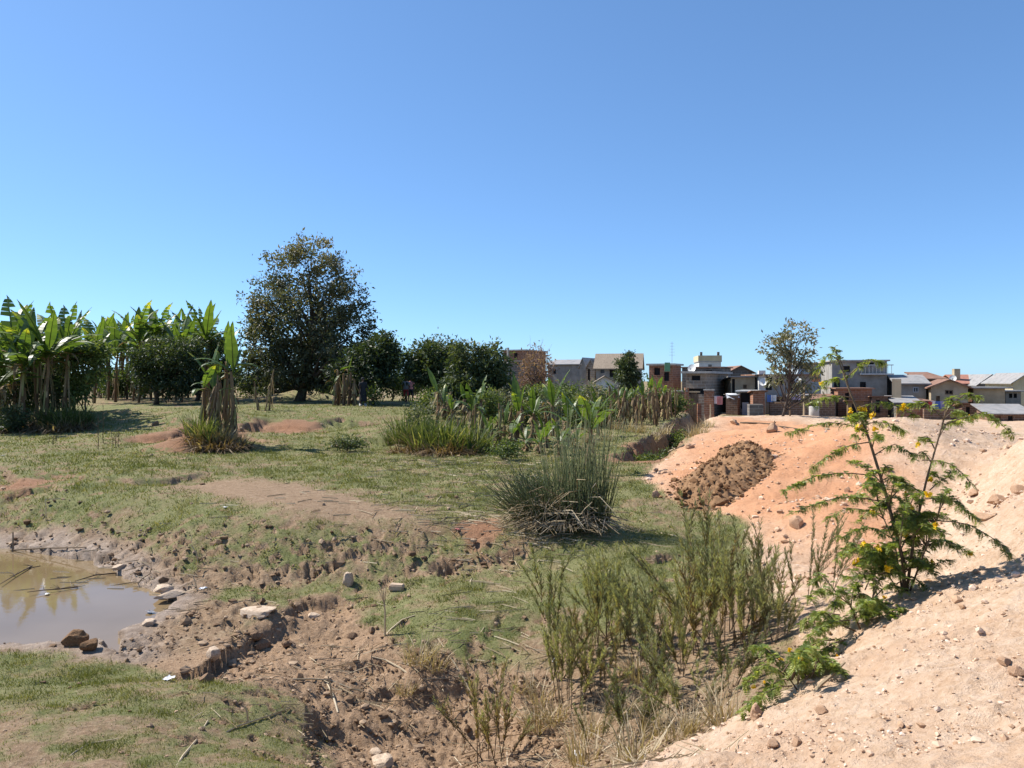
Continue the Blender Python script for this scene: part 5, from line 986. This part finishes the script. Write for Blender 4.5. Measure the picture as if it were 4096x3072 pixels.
def yshrub(name, label, base, Yb, stems, branches, nflow, dense=1.0, extra=0, fsize=1.0):
    root = empty(name, base, 0, label, 'shrub'); B = np.array(base); sm, lm = MB(), MB(); ends = []
    P3 = lambda p, dy: np.array(atPY(p[0], p[1], Yb + dy))
    for (pts_, r0, dy) in stems:
        W_ = np.array([P3(p, dy * i / max(len(pts_) - 1, 1)) for i, p in enumerate(pts_)]); W_[0] = B + [0, 0, -.05] + (W_[0] - B) * [1, 1, 0]
        sm.tube(W_ - B, np.linspace(r0, r0 * .3, len(W_)), 6, np.linspace(.25, .5, len(W_))); branches = branches + [([p for p in pts_[-2:]], dy, dy, True)]
    for _ in range(extra):
        st_ = stems[R.randrange(len(stems))][0]; u = R.uniform(.12, .8) * (len(st_) - 1); i = int(u); q0 = [st_[i][j] + (st_[i + 1][j] - st_[i][j]) * (u - i) for j in (0, 1)]; an = R.uniform(-.6, 3.7); ln_ = R.uniform(12, 36)
        q1 = (q0[0] + math.cos(an) * ln_, q0[1] - math.sin(an) * ln_ * .6); dd = R.uniform(-.5, .5); branches = branches + [([tuple(q0), ((q0[0] + q1[0]) / 2, (q0[1] + q1[1]) / 2 - 4), q1], 0, dd)]
    for (pts_, d0, d1, *_) in branches:
        k = len(pts_); W_ = np.array([P3(p, d0 + (d1 - d0) * i / (k - 1)) for i, p in enumerate(pts_)])
        t = np.linspace(0, 1, 9); Wc = np.stack([np.interp(t, np.linspace(0, 1, k), W_[:, j]) for j in range(3)], 1); Wc[:, 2] += .06 * np.sin(np.pi * t)
        sm.tube(Wc - B, np.linspace(.007, .002, 9), 4, .4); Ln = np.linalg.norm(np.diff(Wc, axis=0), axis=1).sum(); n = int(Ln * 58 * dense) + 6
        for u in G.uniform(.12, 1.0, n) ** .75:
            q = np.array([np.interp(u, t, Wc[:, j]) for j in range(3)]); dd = (Wc[-1] - Wc[0]) / (Ln + 1e-6); a = G.uniform(0, 6.28)
            dv = dd * .5 + np.array([math.cos(a), math.sin(a), G.uniform(-1.0, .6)]); pinnate(lm, q - B, dv, G.uniform(.04, .085), G.uniform(.15, 1.0))
        ends.append(Wc)
    sm.build('stems', M_TWIG, root, True); o = lm.build('foliage', M_YLEAF, root); o['kind'] = 'stuff'
    for k in range(nflow):
        Wc = ends[R.randrange(len(ends))]; q = Wc[R.choice([5, 6, 7, 8, 8])] - B + np.array([R.gauss(0, .05), R.gauss(0, .05), R.uniform(-.04, .07)]); s = R.uniform(.55, 1.1) * fsize
        child('flower_cluster', R.choice(FLW), root, q, (R.uniform(-.5, .5), R.uniform(-.5, .5), R.uniform(0, 6)), (s, s, s * 1.2))
    return root
yb = hit(905, 592); Yb = yb.y
ST = [([(905,590),(903,560),(885,491),(869,439),(850,392),(834,347)], .022, .3), ([(906,590),(915,530),(927,478),(944,419),(952,398)], .016, -.25), ([(903,590),(895,545),(880,510),(872,480)], .011, .5), ([(908,590),(925,550),(938,515),(948,490)], .011, -.4), ([(902,590),(885,570),(868,552)], .009, .2), ([(907,590),(900,545),(905,505)], .009, -.5)]
BR = [([(875,476),(845,478),(812,482),(783,492)],.1,-.3),([(871,442),(840,455),(809,470)],.15,-.1),([(866,430),(830,428),(787,434)],.2,.45),([(879,501),(840,503),(791,514)],.1,-.35),([(884,515),(850,514),(826,520)],.1,.4),([(895,540),(868,533),(840,538)],0,-.3),
      ([(922,460),(950,470),(971,483)],-.2,-.5),([(917,500),(950,505),(979,522)],-.1,.2),([(920,520),(965,528),(995,545),(1012,559)],-.1,-.35),([(912,548),(945,545),(969,553)],0,.3),([(944,420),(925,408),(909,405)],-.2,0),([(946,412),(965,400),(979,398)],-.2,-.4),([(944,425),(985,418),(1014,436)],-.2,.1),
      ([(853,398),(830,402),(809,404)],.25,.1),([(846,378),(868,366),(885,364)],.3,.5),([(858,408),(885,408),(916,416)],.25,0),([(840,362),(828,360),(818,372)],.3,.2),([(845,380),(830,385),(820,390)],.3,.6),([(862,425),(885,428),(905,432)],.2,.5),([(875,455),(895,450),(912,455)],.15,-.1),
      ([(890,500),(905,490),(920,492)],.1,.3),([(900,530),(920,520),(940,515)],0,-.3),([(897,560),(868,552),(842,553)],0,.2),([(905,570),(930,572),(952,560)],0,-.2),([(903,575),(880,580),(858,575)],0,-.3),([(930,490),(945,485),(955,470)],-.3,-.1),([(870,440),(860,420),(848,418)],.2,-.2),([(883,485),(862,470),(850,462)],.1,.5),
      ([(905,520),(915,500),(930,497)],-.4,-.6),([(880,510),(865,500),(852,497)],.4,.7),([(910,540),(925,530),(945,535)],-.3,-.6),([(868,552),(850,548),(838,560)],.2,0),([(895,545),(905,525),(918,520)],.3,.5)]
yshrub('flowering_shrub', 'tall open shrub with yellow flowers growing on the sand slope', yb, Yb, ST, BR, 34, 1.2, 85)
yb2 = hit(862, 628); Y2 = yb2.y
ST2 = [([(862,628),(850,605),(838,590)], .01, -.2), ([(864,628),(872,600),(880,580)], .01, .2), ([(860,628),(835,622),(815,615)], .009, -.2), ([(858,630),(840,650),(822,660)], .008, -.5), ([(866,628),(890,615),(905,612)], .008, -.3)]
BR2 = [([(850,605),(825,595),(808,600)],-.1,-.3),([(838,595),(820,580),(812,585)],0,.3),([(872,600),(890,590),(905,592)],.1,0),([(862,615),(880,610),(900,625)],0,-.4),([(850,620),(825,632),(806,640)],-.2,-.5),([(845,640),(825,655),(812,668)],-.4,-.6),([(855,635),(860,655),(850,668)],-.3,-.6),([(868,630),(885,640),(895,655)],-.3,-.6),([(840,615),(815,620),(798,628)],-.1,.2),([(860,600),(855,585),(845,578)],.1,.4),([(865,590),(875,575),(885,570)],.2,.5),([(835,640),(815,650),(795,662)],-.3,-.2),([(842,652),(835,670),(820,682)],-.5,-.7),([(878,632),(872,650),(880,664)],-.4,-.7),([(850,655),(840,672),(845,684)],-.6,-.8)]
yshrub('flowering_shrub', 'low sprawling shrub with small yellow flowers below the tall one', yb2, Y2, ST2, BR2, 9, 1.6, 22, .65)
yb3 = hit(800, 688)
yshrub('flowering_shrub', 'creeping green plant with yellow flowers at the sand edge', yb3, yb3.y, [([(800,688),(785,672),(770,660)], .007, .1), ([(800,688),(815,670),(825,660)], .007, 0)],
       [([(785,675),(765,672),(745,685)],.1,-.1),([(790,680),(775,690),(755,702)],0,-.2),([(805,680),(820,672),(838,668)],0,.1),([(780,668),(765,655),(752,650)],.1,.3),([(798,684),(800,668),(790,655)],0,.1),([(792,686),(770,698),(742,712)],-.1,-.3)], 6, 1.8, 8, .55)
# ------------------------------------------------------------------ brown soil heap on the sand
poly = wpoly([(674,499),(678,482),(698,472),(715,458),(738,449),(757,447),(775,458),(771,475),(752,490),(728,505),(700,512)])
lo, hi = poly.min(0) - .3, poly.max(0) + .3; n1, n2 = 110, 110
hx, hy = np.meshgrid(np.linspace(lo[0], hi[0], n1), np.linspace(lo[1], hi[1], n2)); wx_ = hx + .25 * fbm(hx, hy, .5, 3); wy_ = hy + .25 * fbm(hx + 20, hy, .5, 3)
ins = inpoly(wx_.ravel(), wy_.ravel(), poly).reshape(hx.shape); hz_ = height(hx, hy)
lump = .09 - np.abs(fbm(hx, hy, .8, 3, .55)) * .3 + np.abs(fbm(hx + 9, hy, .3, 3, .6)) * .26
top_ = hz_ + np.where(ins > 0, sstep(0, .5, ins) * (.10 + lump) + np.minimum(ins, 1) * .10, -.08)
idx = np.arange(n1 * n2).reshape(n2, n1); q = np.stack([idx[:-1, :-1], idx[:-1, 1:], idx[1:, 1:], idx[1:, :-1]], -1); kp = (ins[:-1, :-1] > -.12) | (ins[1:, 1:] > -.12); q = q[kp]
used, inv = np.unique(q.ravel(), return_inverse=True)
M_SOIL = plain('brown_soil', [(.3, (.13, .065, .03)), (.5, (.22, .125, .062)), (.75, (.32, .19, .105))], 7, .95, bmp=.7, bdist=.05)
o = MB().add(np.stack([hx, hy, top_], -1).reshape(-1, 3)[used], inv.reshape(-1, 4)).build('soil_heap', M_SOIL, smooth=True); tag(o, 'heap of dark brown lumpy soil dumped on the orange sand', 'soil heap'); SOIL_HEAP = o; SOIL_P = np.stack([hx, hy, np.maximum(top_, hz_)], -1)[ins > -.1]

# ------------------------------------------------------------------ stones and clods
def rock_mesh(name, seed, sub=2, rough=.35, squash=(1, 1, .7), flat=0.0):
    bm = bmesh.new(); bmesh.ops.create_icosphere(bm, subdivisions=sub, radius=1.0); rr = random.Random(seed); off = Vector((rr.uniform(0, 50), rr.uniform(0, 50), rr.uniform(0, 50))); cuts = [(Vector((rr.gauss(0, 1), rr.gauss(0, 1), rr.gauss(0, .7))).normalized(), rr.uniform(.5, .8)) for _ in range(9)]
    for v in bm.verts:
        d = v.co.normalized(); k = 1 + rough * mnoise.noise(d * 1.3 + off) + rough * .5 * mnoise.noise(d * 3.1 + off); v.co = Vector((d.x * k * squash[0], d.y * k * squash[1], d.z * k * squash[2]))
        for nn_, dd_ in cuts:
            q_ = v.co.dot(nn_) - dd_
            if q_ > 0: v.co -= nn_ * q_ * .92
        if flat and v.co.z > flat: v.co.z = flat + (v.co.z - flat) * .15
    me = bpy.data.meshes.new(name); bm.to_mesh(me); bm.free(); return me
M_STONE = plain('pale_stone', [(.3, (.36, .26, .18)), (.55, (.52, .40, .29)), (.8, (.64, .53, .42))], 6, .9, bmp=.6, bdist=.02)
M_CLOD = plain('earth_clod', [(.3, (.16, .095, .055)), (.55, (.26, .165, .10)), (.8, (.36, .25, .165))], 9, .95, bmp=.6, bdist=.03, coords='Object')
M_OCLOD = plain('orange_clod', [(.3, (.34, .20, .115)), (.6, (.48, .31, .20)), (.8, (.58, .42, .30))], 9, .95, bmp=.6, bdist=.03)
def rock(px, py, sx, sy, sz, label, mat, seed, cat='stone', rz=None, flat=0, rough=.3, name='stone', group=None, tilt=0):
    me = rock_mesh(name, seed, 3, rough, (1, 1, 1), flat); me.materials.append(mat)
    for p_ in me.polygons: p_.use_smooth = False
    o = bpy.data.objects.new(name, me); COL.objects.link(o); b = hit(px, py); o.location = b + Vector((0, 0, sz * .45)); o.scale = (sx, sy, sz); o.rotation_euler = (0, tilt, R.uniform(0, 6) if rz is None else rz); return tag(o, label, cat, group)
rock(257, 614, .30, .24, .10, 'large flat pale stone at the corner of the pit', M_STONE, 4, rz=.1, flat=.35)
rock(348, 584, .14, .13, .15, 'rounded pale orange boulder on the grass above the pit', M_STONE, 8, rough=.35)
bmb = bmesh.new(); bmesh.ops.create_cube(bmb, size=1); bmesh.ops.scale(bmb, vec=(.25, .13, .11), verts=bmb.verts); bmesh.ops.bevel(bmb, geom=bmb.edges[:], offset=.018, segments=2, affect='EDGES')
for v_ in bmb.verts: v_.co += Vector([mnoise.noise(v_.co * 9 + Vector((k * 7, 0, 0))) * .012 for k in range(3)])
me = bpy.data.meshes.new('brick'); bmb.to_mesh(me); bmb.free(); me.materials.append(M_STONE); o = bpy.data.objects.new('loose_brick', me); COL.objects.link(o); b = hit(397, 590); o.location = b + Vector((0, 0, .05)); o.rotation_euler = (.04, .03, -.12); tag(o, 'single pale loose brick lying right of the boulder', 'brick')
RK = [(165,592,.22,.18,.07,'pale flat slab at the tip of the pond',M_STONE,12),(172,599,.3,.16,.06,'second pale slab at the tip of the pond',M_STONE,14),(119,573,.14,.1,.06,'pale stone at the far pond edge',M_STONE,16),(150,625,.13,.1,.07,'pale stone on the near right pond edge',M_STONE,18),(213,660,.12,.08,.10,'pale square stone below the broken bank',M_STONE,19),
      (207,682,.09,.06,.08,'small brown clod alone on the bare path',M_CLOD,22),(352,637,.10,.07,.08,'pointed brown clod in the pit',M_CLOD,24),(372,632,.07,.06,.05,'small dark clod right of the pointed one',M_CLOD,26),(288,648,.12,.09,.07,'clod in the middle of the upper pit',M_CLOD,28),(312,617,.14,.1,.05,'flat pale slab under the pit wall',M_STONE,29),
      (262,646,.14,.12,.1,'dark clod under the left pit wall',M_CLOD,30),(255,640,.1,.1,.09,'dark clod higher under the left pit wall',M_CLOD,32),(383,764,.22,.12,.05,'yellowish flat stone at the bottom of the pit',M_STONE,34),(376,754,.07,.06,.05,'small stone above the yellowish flat one',M_STONE,36),
      (155,425,.2,.15,.12,'dark clod by the red dug hole',M_CLOD,38),(795,527,.17,.14,.14,'brown clod at the foot of the orange heap',M_OCLOD,40),(847,492,.10,.08,.08,'small brown clod on the orange face behind the shrub',M_OCLOD,42),(734,424,.25,.2,.2,'dark clod on the crest of the orange heap',M_OCLOD,44),(773,432,.25,.2,.18,'dark clod on the sand near the thin tree',M_OCLOD,46),
      (973,496,.13,.1,.08,'orange clod on the right sand slope',M_OCLOD,48),(998,504,.17,.12,.11,'large orange clod on the right sand slope',M_OCLOD,50),(1018,493,.11,.09,.08,'orange clod at the right edge',M_OCLOD,52),(983,519,.16,.07,.06,'long low clod below the large orange one',M_OCLOD,54),(757,717,.075,.06,.07,'upright clod on the lower sand edge',M_OCLOD,56),
      (822,712,.05,.04,.035,'brown clod on the lower sand slope',M_OCLOD,58),(796,744,.045,.035,.03,'left clod near the bottom of the sand',M_OCLOD,60),(811,745,.04,.035,.03,'middle clod near the bottom of the sand',M_OCLOD,62),(774,745,.05,.04,.03,'flat clod near the bottom of the sand',M_OCLOD,64),(1005,664,.05,.04,.035,'clod on the near sand slope at the right',M_OCLOD,66),(1016,675,.06,.045,.04,'lower clod on the near sand slope at the right',M_OCLOD,68),
      (655,497,.14,.1,.1,'clod on the left toe of the orange heap',M_OCLOD,70),(722,505,.16,.1,.1,'clod at the lower end of the soil heap',M_SOIL,72),(690,448,.2,.14,.1,'clod on the left shoulder of the orange heap',M_OCLOD,74),(886,470,.12,.1,.07,'clod on the tan mound behind the shrub',M_OCLOD,76)]
RK += [(41,641,.13,.1,.11,'dark sod lump at the near pond edge, leftmost of four',M_SOIL,80),(60,641,.2,.12,.14,'dark sod lump at the near pond edge, second of four',M_SOIL,82),(74,645,.22,.12,.13,'dark sod lump at the near pond edge, third of four',M_SOIL,84),(91,650,.13,.09,.11,'dark sod lump at the near pond edge, rightmost of four',M_SOIL,86)]
for (px, py, a, b_, c, lab, mt, sd) in RK: rock(px, py, a, b_, c, lab, mt, sd, cat='stone' if mt is M_STONE else 'clod', name='stone' if mt is M_STONE else 'clod')
# ------------------------------------------------------------------ loose earth, gravel and turf as ground cover
fi0 = len(ca); ti = np.arange(fi0, fi0 + 640); ri = np.nonzero((RR > 4.6) & (RR < 46))[0]
def pick_vertices(n, weight):
    w = weight[np.ix_(ti, ri)].ravel(); w = np.clip(w, 0, None) * 1.0; cs = np.cumsum(w); k = np.searchsorted(cs, G.uniform(0, cs[-1], n)); a = ti[k // len(ri)]; b = ri[k % len(ri)]
    j = G.normal(0, 1, (n, 2)) * (.004 * rg[a, b])[:, None]; return np.stack([gx_[a, b] + _dx[a, b] + j[:, 0], gy_[a, b] + _dy[a, b] + j[:, 1], gzv[a, b]], 1), a, b
bmi = bmesh.new(); bmesh.ops.create_icosphere(bmi, subdivisions=1, radius=1.0); IV = np.array([v.co[:] for v in bmi.verts]); IF = np.array([[v.index for v in f.verts] for f in bmi.faces]); bmi.free()
def scatter_clods(name, label, mat, n, weight, size, sig, maxs):
    P, a, b = pick_vertices(n, weight); s = np.minimum(size * np.exp(G.normal(0, sig, n)), maxs) * np.clip(rg[a, b] / 9, .6, 1.8)
    V = IV[None] * (1 + G.uniform(-.35, .35, (n, len(IV)))[..., None]) * (s[:, None] * np.stack([G.uniform(.7, 1.3, n), G.uniform(.7, 1.3, n), G.uniform(.45, .9, n)], 1))[:, None]
    th = G.uniform(0, 6.28, n); c, q = np.cos(th)[:, None], np.sin(th)[:, None]; X_ = V[..., 0] * c - V[..., 1] * q; Y_ = V[..., 0] * q + V[..., 1] * c
    V = np.stack([X_, Y_, V[..., 2]], -1) + P[:, None] + np.array([0, 0, 1]) * (s * .2)[:, None, None]
    Fc = (IF[None] + (np.arange(n) * len(IV))[:, None, None]).reshape(-1, 3); o = MB().add(V.reshape(-1, 3), Fc, np.repeat(G.uniform(0, 1, n), len(IV))).build(name, mat); return tag(o, label, 'soil', kind='stuff')
M_CRUMB = tinted('crumbled_earth', [(0, (.10, .06, .035)), (.5, (.22, .145, .09)), (1, (.36, .26, .175))], .95, .1)
M_SCRUMB = tinted('sand_crumbs', [(0, (.36, .22, .13)), (.5, (.52, .37, .26)), (1, (.66, .52, .41))], .95, .1)
visible = (rg > 4.6) & (rg < 46) & (pond < -.03)
scatter_clods('loose_earth', 'crumbled brown earth strewn over the broken banks', M_CRUMB, 9000, visible * (1 - sand) * (bank * .35 + pit * .4 + spit * .7 + .012 + 1.6 * sstep(.5, 1.1, dzt)) * np.clip(14 / rg, .4, 1.6), .0115, .6, .055)
P_ = SOIL_P[G.integers(0, len(SOIL_P), 2200)] + G.normal(0, .08, (2200, 3)) * [1, 1, .05]; s_ = np.minimum(.018 * np.exp(G.normal(0, .65, 2200)), .12)
V_ = IV[None] * (1 + G.uniform(-.4, .4, (2200, len(IV)))[..., None]) * s_[:, None, None] * np.array([1, 1, .8]) + P_[:, None]
o = MB().add(V_.reshape(-1, 3), (IF[None] + (np.arange(2200) * len(IV))[:, None, None]).reshape(-1, 3), np.repeat(G.uniform(0, 1, 2200), len(IV))).build('clods', tinted('soil_clods', [(0, (.11, .055, .026)), (.5, (.21, .12, .06)), (1, (.32, .19, .10))], .95, .1), SOIL_HEAP); o['kind'] = 'stuff'
scatter_clods('gravel', 'small crumbs and pebbles strewn over the sand', M_SCRUMB, 6500, (rg < 26) * (rg > 2.6) * sand * (.2 + np.clip(fbm(gx_, gy_, 1.2, 3) * 2, 0, 1)) , .0085, .7, .045)
n = 190000; P, a, b = pick_vertices(n, visible * np.clip(1.25 - rg / 60, .3, 1) * (1 - sand) * np.clip(gr - .22, 0, 1) * (.4 + np.clip(fbm(gx_, gy_, .6, 3) * 2 + .3, 0, 1.2))); rr_ = rg[a, b]
hgt = G.uniform(.012, .04, n) * (.55 + 1.7 * np.clip(fbm(P[:, 0], P[:, 1], .4, 3, .6) + .15, 0, .9)) * np.clip(rr_ / 9, .7, 2.6); wd = .0045 * np.clip(rr_ / 9, .6, 4); th = G.uniform(0, 6.28, n); sd = np.stack([np.cos(th), np.sin(th), 0 * th], 1) * wd[:, None]
tip = P + np.stack([G.normal(0, .6, n) * hgt, G.normal(0, .6, n) * hgt, hgt], 1); V = np.stack([P - sd - [0, 0, .004], P + sd - [0, 0, .004], tip], 1)
tn = np.clip(.45 + .5 * fbm(P[:, 0], P[:, 1], 1.3, 3) + G.normal(0, .18, n), 0, 1)
M_TURF = foliage('turf_blade', [(0, (.075, .09, .026)), (.4, (.135, .15, .048)), (.7, (.21, .20, .085)), (1, (.35, .29, .16))], .3, .6, .15)
o = MB().add(V.reshape(-1, 3), np.arange(3 * n).reshape(n, 3), np.repeat(tn, 3)).build('turf_grass', M_TURF); tag(o, 'short grazed turf on the banks and the flat', 'grass', kind='stuff')

# ------------------------------------------------------------------ straw litter, sticks, dead stems
def straw(mb, c, L, r, az, pitch, tint): 
    d = np.array([math.cos(az) * math.cos(pitch), math.sin(az) * math.cos(pitch), math.sin(pitch)]); mb.tube(np.array([c - d * L / 2, c + [0, 0, .004], c + d * L / 2]), r, 3, tint, cap=False)
mb = MB()
ZONES = [((470,458),(45,10),150,.45),((430,462),(30,8),50,.35),((500,508),(60,20),170,.42),((470,525),(50,8),120,.38),((560,532),(45,8),110,.4),((440,655),(60,20),70,.35),((410,680),(60,14),70,.3),((300,690),(40,25),30,.35),((240,720),(40,20),20,.3),((560,740),(60,25),110,.35),((520,700),(30,20),60,.35),((640,765),(60,12),60,.35),((120,562),(60,12),40,.4),((190,592),(25,10),25,.35),((330,500),(60,14),35,.3),((650,690),(60,30),90,.3)]
for (c, s, k, L_) in ZONES:
    pp = np.array([(R.gauss(c[0], s[0]), min(R.gauss(c[1], s[1]), 766)) for _ in range(k)]); 
    Yc = hit(*c).y; hs = c[1] - HY
    for px, py in pp:
        Y = Yc * hs / max(py - HY, 30); x = (px - CX) / F * Y; straw(mb, np.array([x, Y, 0.0]), L_ * R.uniform(.4, 1.5), .0055 * max(Y / 10, .7), R.gauss(0, .9), R.gauss(0, .05), min(max(R.gauss(.6, .25), 0), 1))
V = np.concatenate(mb.v); k = V.reshape(-1, 9, 3); cen = k.mean(1); dz_ = height(cen[:, 0], cen[:, 1]) + .015; ok = inpoly(cen[:, 0], cen[:, 1], POND) < 0; k[:, :, 2] += np.where(ok, dz_, .005)[:, None]
mb.v = [k.reshape(-1, 3)]; o = mb.build('straw_litter', M_STRAW); tag(o, 'broken dry straw and stems littering the grass', 'straw', kind='stuff')
def stick(pts_, r, label, mat=M_STRAW, tint=.7, fork=0, lift=None, name='stick', group=None, cat='stick'):
    """pts_: (column, row, height above ground) along the stick"""
    W_ = []
    for (px, py, h_) in pts_:
        b = hit(px, py) if h_ is None or h_ == 0 else None
        if b is None: b = Vector(atPY(px, py, W_[0].y if W_ else hit(px, py).y))
        W_.append(b + Vector((0, 0, .012)) if h_ in (0, None) else b)
    B = W_[0].copy(); A_ = np.array([w - B for w in W_]); mb = MB(); t = np.linspace(0, 1, 7); k = len(A_); C_ = np.stack([np.interp(t, np.linspace(0, 1, k), A_[:, j]) for j in range(3)], 1); C_[0, 2] -= .02
    mb.tube(C_, np.linspace(r, r * .6, 7), 5, tint)
    for q in range(fork):
        e = C_[-1] + np.array([R.gauss(0, .05), R.gauss(0, .04), R.uniform(.12, .25)]); mb.tube(np.array([C_[-2], (C_[-1] + e) / 2, e]), [r * .5, r * .4, r * .2], 4, tint)
    o = mb.build(name, mat, loc=B); return tag(o, label, cat, group)
stick([(385,636,0),(385,612,1),(384,600,1)], .017, 'upright pale stick with a forked broom-like top beside the pit', fork=7)
stick([(386,634,0),(402,622,0),(415,616,0)], .014, 'long pale reed lying up the slope from the forked stick'); stick([(407,672,0),(386,661,0),(372,659,0)], .012, 'pale reed lying across the pit edge')
stick([(312,610,0),(314,602,1),(315,598,1)], .014, 'short upright stake under the pit wall'); stick([(332,698,0),(330,684,1),(328,676,1)], .014, 'broken upright stalk in the pit'); stick([(338,712,0),(332,695,0),(327,684,0)], .016, 'leaning pale stalk in the pit')
stick([(290,679,0),(330,681,0),(352,689,0),(372,695,0)], .012, 'long curved reed lying along the pit'); stick([(225,732,0),(260,720,0),(290,709,0)], .010, 'long thin reed on the near left turf'); stick([(176,766,0),(196,740,0),(208,722,0)], .012, 'dark dry stalk lying up the near left turf'); stick([(68,757,0),(90,744,0),(118,740,0)], .008, 'curved green reed on the near left turf')
stick([(248,722,0),(247,712,1),(245,706,1)], .012, 'short upright broken stalk on the near left turf'); stick([(470,690,0),(455,664,0),(438,640,0)], .012, 'long pale reed leaning down into the pit'); stick([(372,666,0),(345,675,0)], .009, 'short reed on the pit rim')
stick([(0,551,0),(45,550,0),(86,549,0)], .02, 'long pole lying along the far pond edge', M_TWIG, .5); stick([(62,556,0),(75,548,0),(86,539,0)], .012, 'pale stick slanting up the far pond bank'); stick([(115,573,0),(128,580,0),(137,585,0)], .014, 'pale stick at the pond edge by the slab')
stick([(138,583,0),(145,577,0),(152,574,0)], .01, 'dark forked twig at the pond edge', M_TWIG, .1, 2); stick([(197,590,0),(195,581,1),(193,577,1)], .013, 'yellowish short stalk by the pond bank', M_STRAW, .8); stick([(198,562,0),(196,552,1),(191,545,1)], .012, 'pale dead reed standing on the bank above the pond', fork=2)
stick([(46,521,0),(46,507,1),(45,499,1)], .012, 'single yellowish reed on the left bank', M_STRAW, .8); stick([(12,556,0),(13,545,1),(13,532,1)], .022, 'short grey stake at the far left pond edge', M_TWIG, .7)
def branch_water(pts_, label):
    W_ = np.array([(*wl_pt(a, b), .02 + .015 * i) for i, (a, b) in enumerate(pts_)]); B = W_[0].copy(); mb = MB().tube(W_ - B, np.linspace(.016, .006, len(W_)), 5, .05)
    for k in range(9):
        c = W_[R.randrange(len(W_) - 1)]; mb.tube(np.array([c, c + [R.uniform(-.25, .25), R.uniform(-.2, .2), R.uniform(0, .08)]]) - B, [.006, .003], 3, .05)
    o = mb.build('dead_branch', M_TWIG, loc=B); return tag(o, label, 'branch')
branch_water([(78,588),(60,591),(44,593),(27,596)], 'thin dark branch lying in the middle of the pond'); branch_water([(118,574),(95,577),(75,584)], 'thin dark twig reaching into the pond from the far bank'); branch_water([(32,567),(15,577),(0,587)], 'thin dark twig slanting out of the water at the left edge')
L = [(98,449,34),(103,443,38),(113,445,14),(116,448,20),(119,447,16),(20,440,9),(48,444,8),(53,445,9),(56,441,8)]
for i, (px, py, hp) in enumerate(sorted(L)):
    b = hit(px, py); h_ = hp / F * b.y; mb = MB(); mb.tube(curve((0, 0, -.03), (R.gauss(0, .05), 0, h_), 5, None, .01), np.linspace(.018, .007, 5), 4, .25)
    for k in range(5): z = h_ * R.uniform(.2, .95); mb.tube(np.array([(0, 0, z), (R.gauss(0, .14), R.gauss(0, .1), z + R.uniform(.05, .2))]), [.008, .004], 3, .3)
    o = mb.build('dead_sapling', M_TWIG, loc=b); tag(o, 'thin dead sapling on the left flat, %s from the left' % ORD[i], 'sapling', 'dead saplings on the left flat')
o = stick([(740,423,0),(757,424,0),(775,425,0)], .05, 'cut leafless branch lying on the sand left of the thin tree', M_TWIG, .3, 3, name='cut_branch', cat='branch'); stick([(778,426,0),(796,429,0),(813,432,0)], .03, 'dark stick lying on the sand right of the thin tree', M_TWIG, .2)
stick([(636,416,0),(650,405,1),(664,398,1)], .035, 'long pale pole leaning among the stalks of the banana row', M_TWIG, .9, name='pole', cat='pole'); stick([(668,452,0),(676,449,0),(684,446,0)], .05, 'pale pole lying on the rim of the ditch', M_TWIG, 1.0, name='pole', cat='pole')
stick([(816,690,0),(832,675,1),(845,662,1)], .016, 'pale cut stick leaning at the foot of the flowering shrub', M_TWIG, .9)
for i, (px, py, c, lab) in enumerate([(3,456,'white','scrap of white litter at the left edge of the flat'),(225,508,'white','tiny white scrap on the lawn above the bank'),(203,589,'white','crumpled white scrap on the pond bank'),(169,680,'white','pale crumpled scrap on the near left turf'),(47,595,'white','small white scrap floating in the pond'),(457,530,'pink','pinkish scrap in the straw below the reeds'),(150,613,'grey','grey crumpled plastic at the pond tip'),(556,662,'white','white crumpled bag beside the wispy shrubs'),(578,756,'white','white scrap under the low brown shrubs')]):
    mb = MB(); k = 5; X_, Y_ = np.meshgrid(np.linspace(-.5, .5, k), np.linspace(-.5, .5, k)); Z_ = G.uniform(0, .28, (k, k)); iq = np.arange(k * k).reshape(k, k)
    mb.add(np.stack([X_ + G.normal(0, .05, (k, k)), Y_ + G.normal(0, .05, (k, k)), Z_], -1).reshape(-1, 3), np.stack([iq[:-1, :-1], iq[:-1, 1:], iq[1:, 1:], iq[1:, :-1]], -1).reshape(-1, 4))
    o = mb.build('litter_scrap', CLOTH[c], smooth=False); b = hit(px, py); o.location = b + Vector((0, 0, .012)) if 'pond' not in lab or 'bank' in lab else Vector((*wl_pt(px, py), .015)); s = .09 if i not in (1, 4) else .06; o.scale = (s * 1.6, s, s); o.rotation_euler.z = R.uniform(0, 6); tag(o, lab, 'litter')
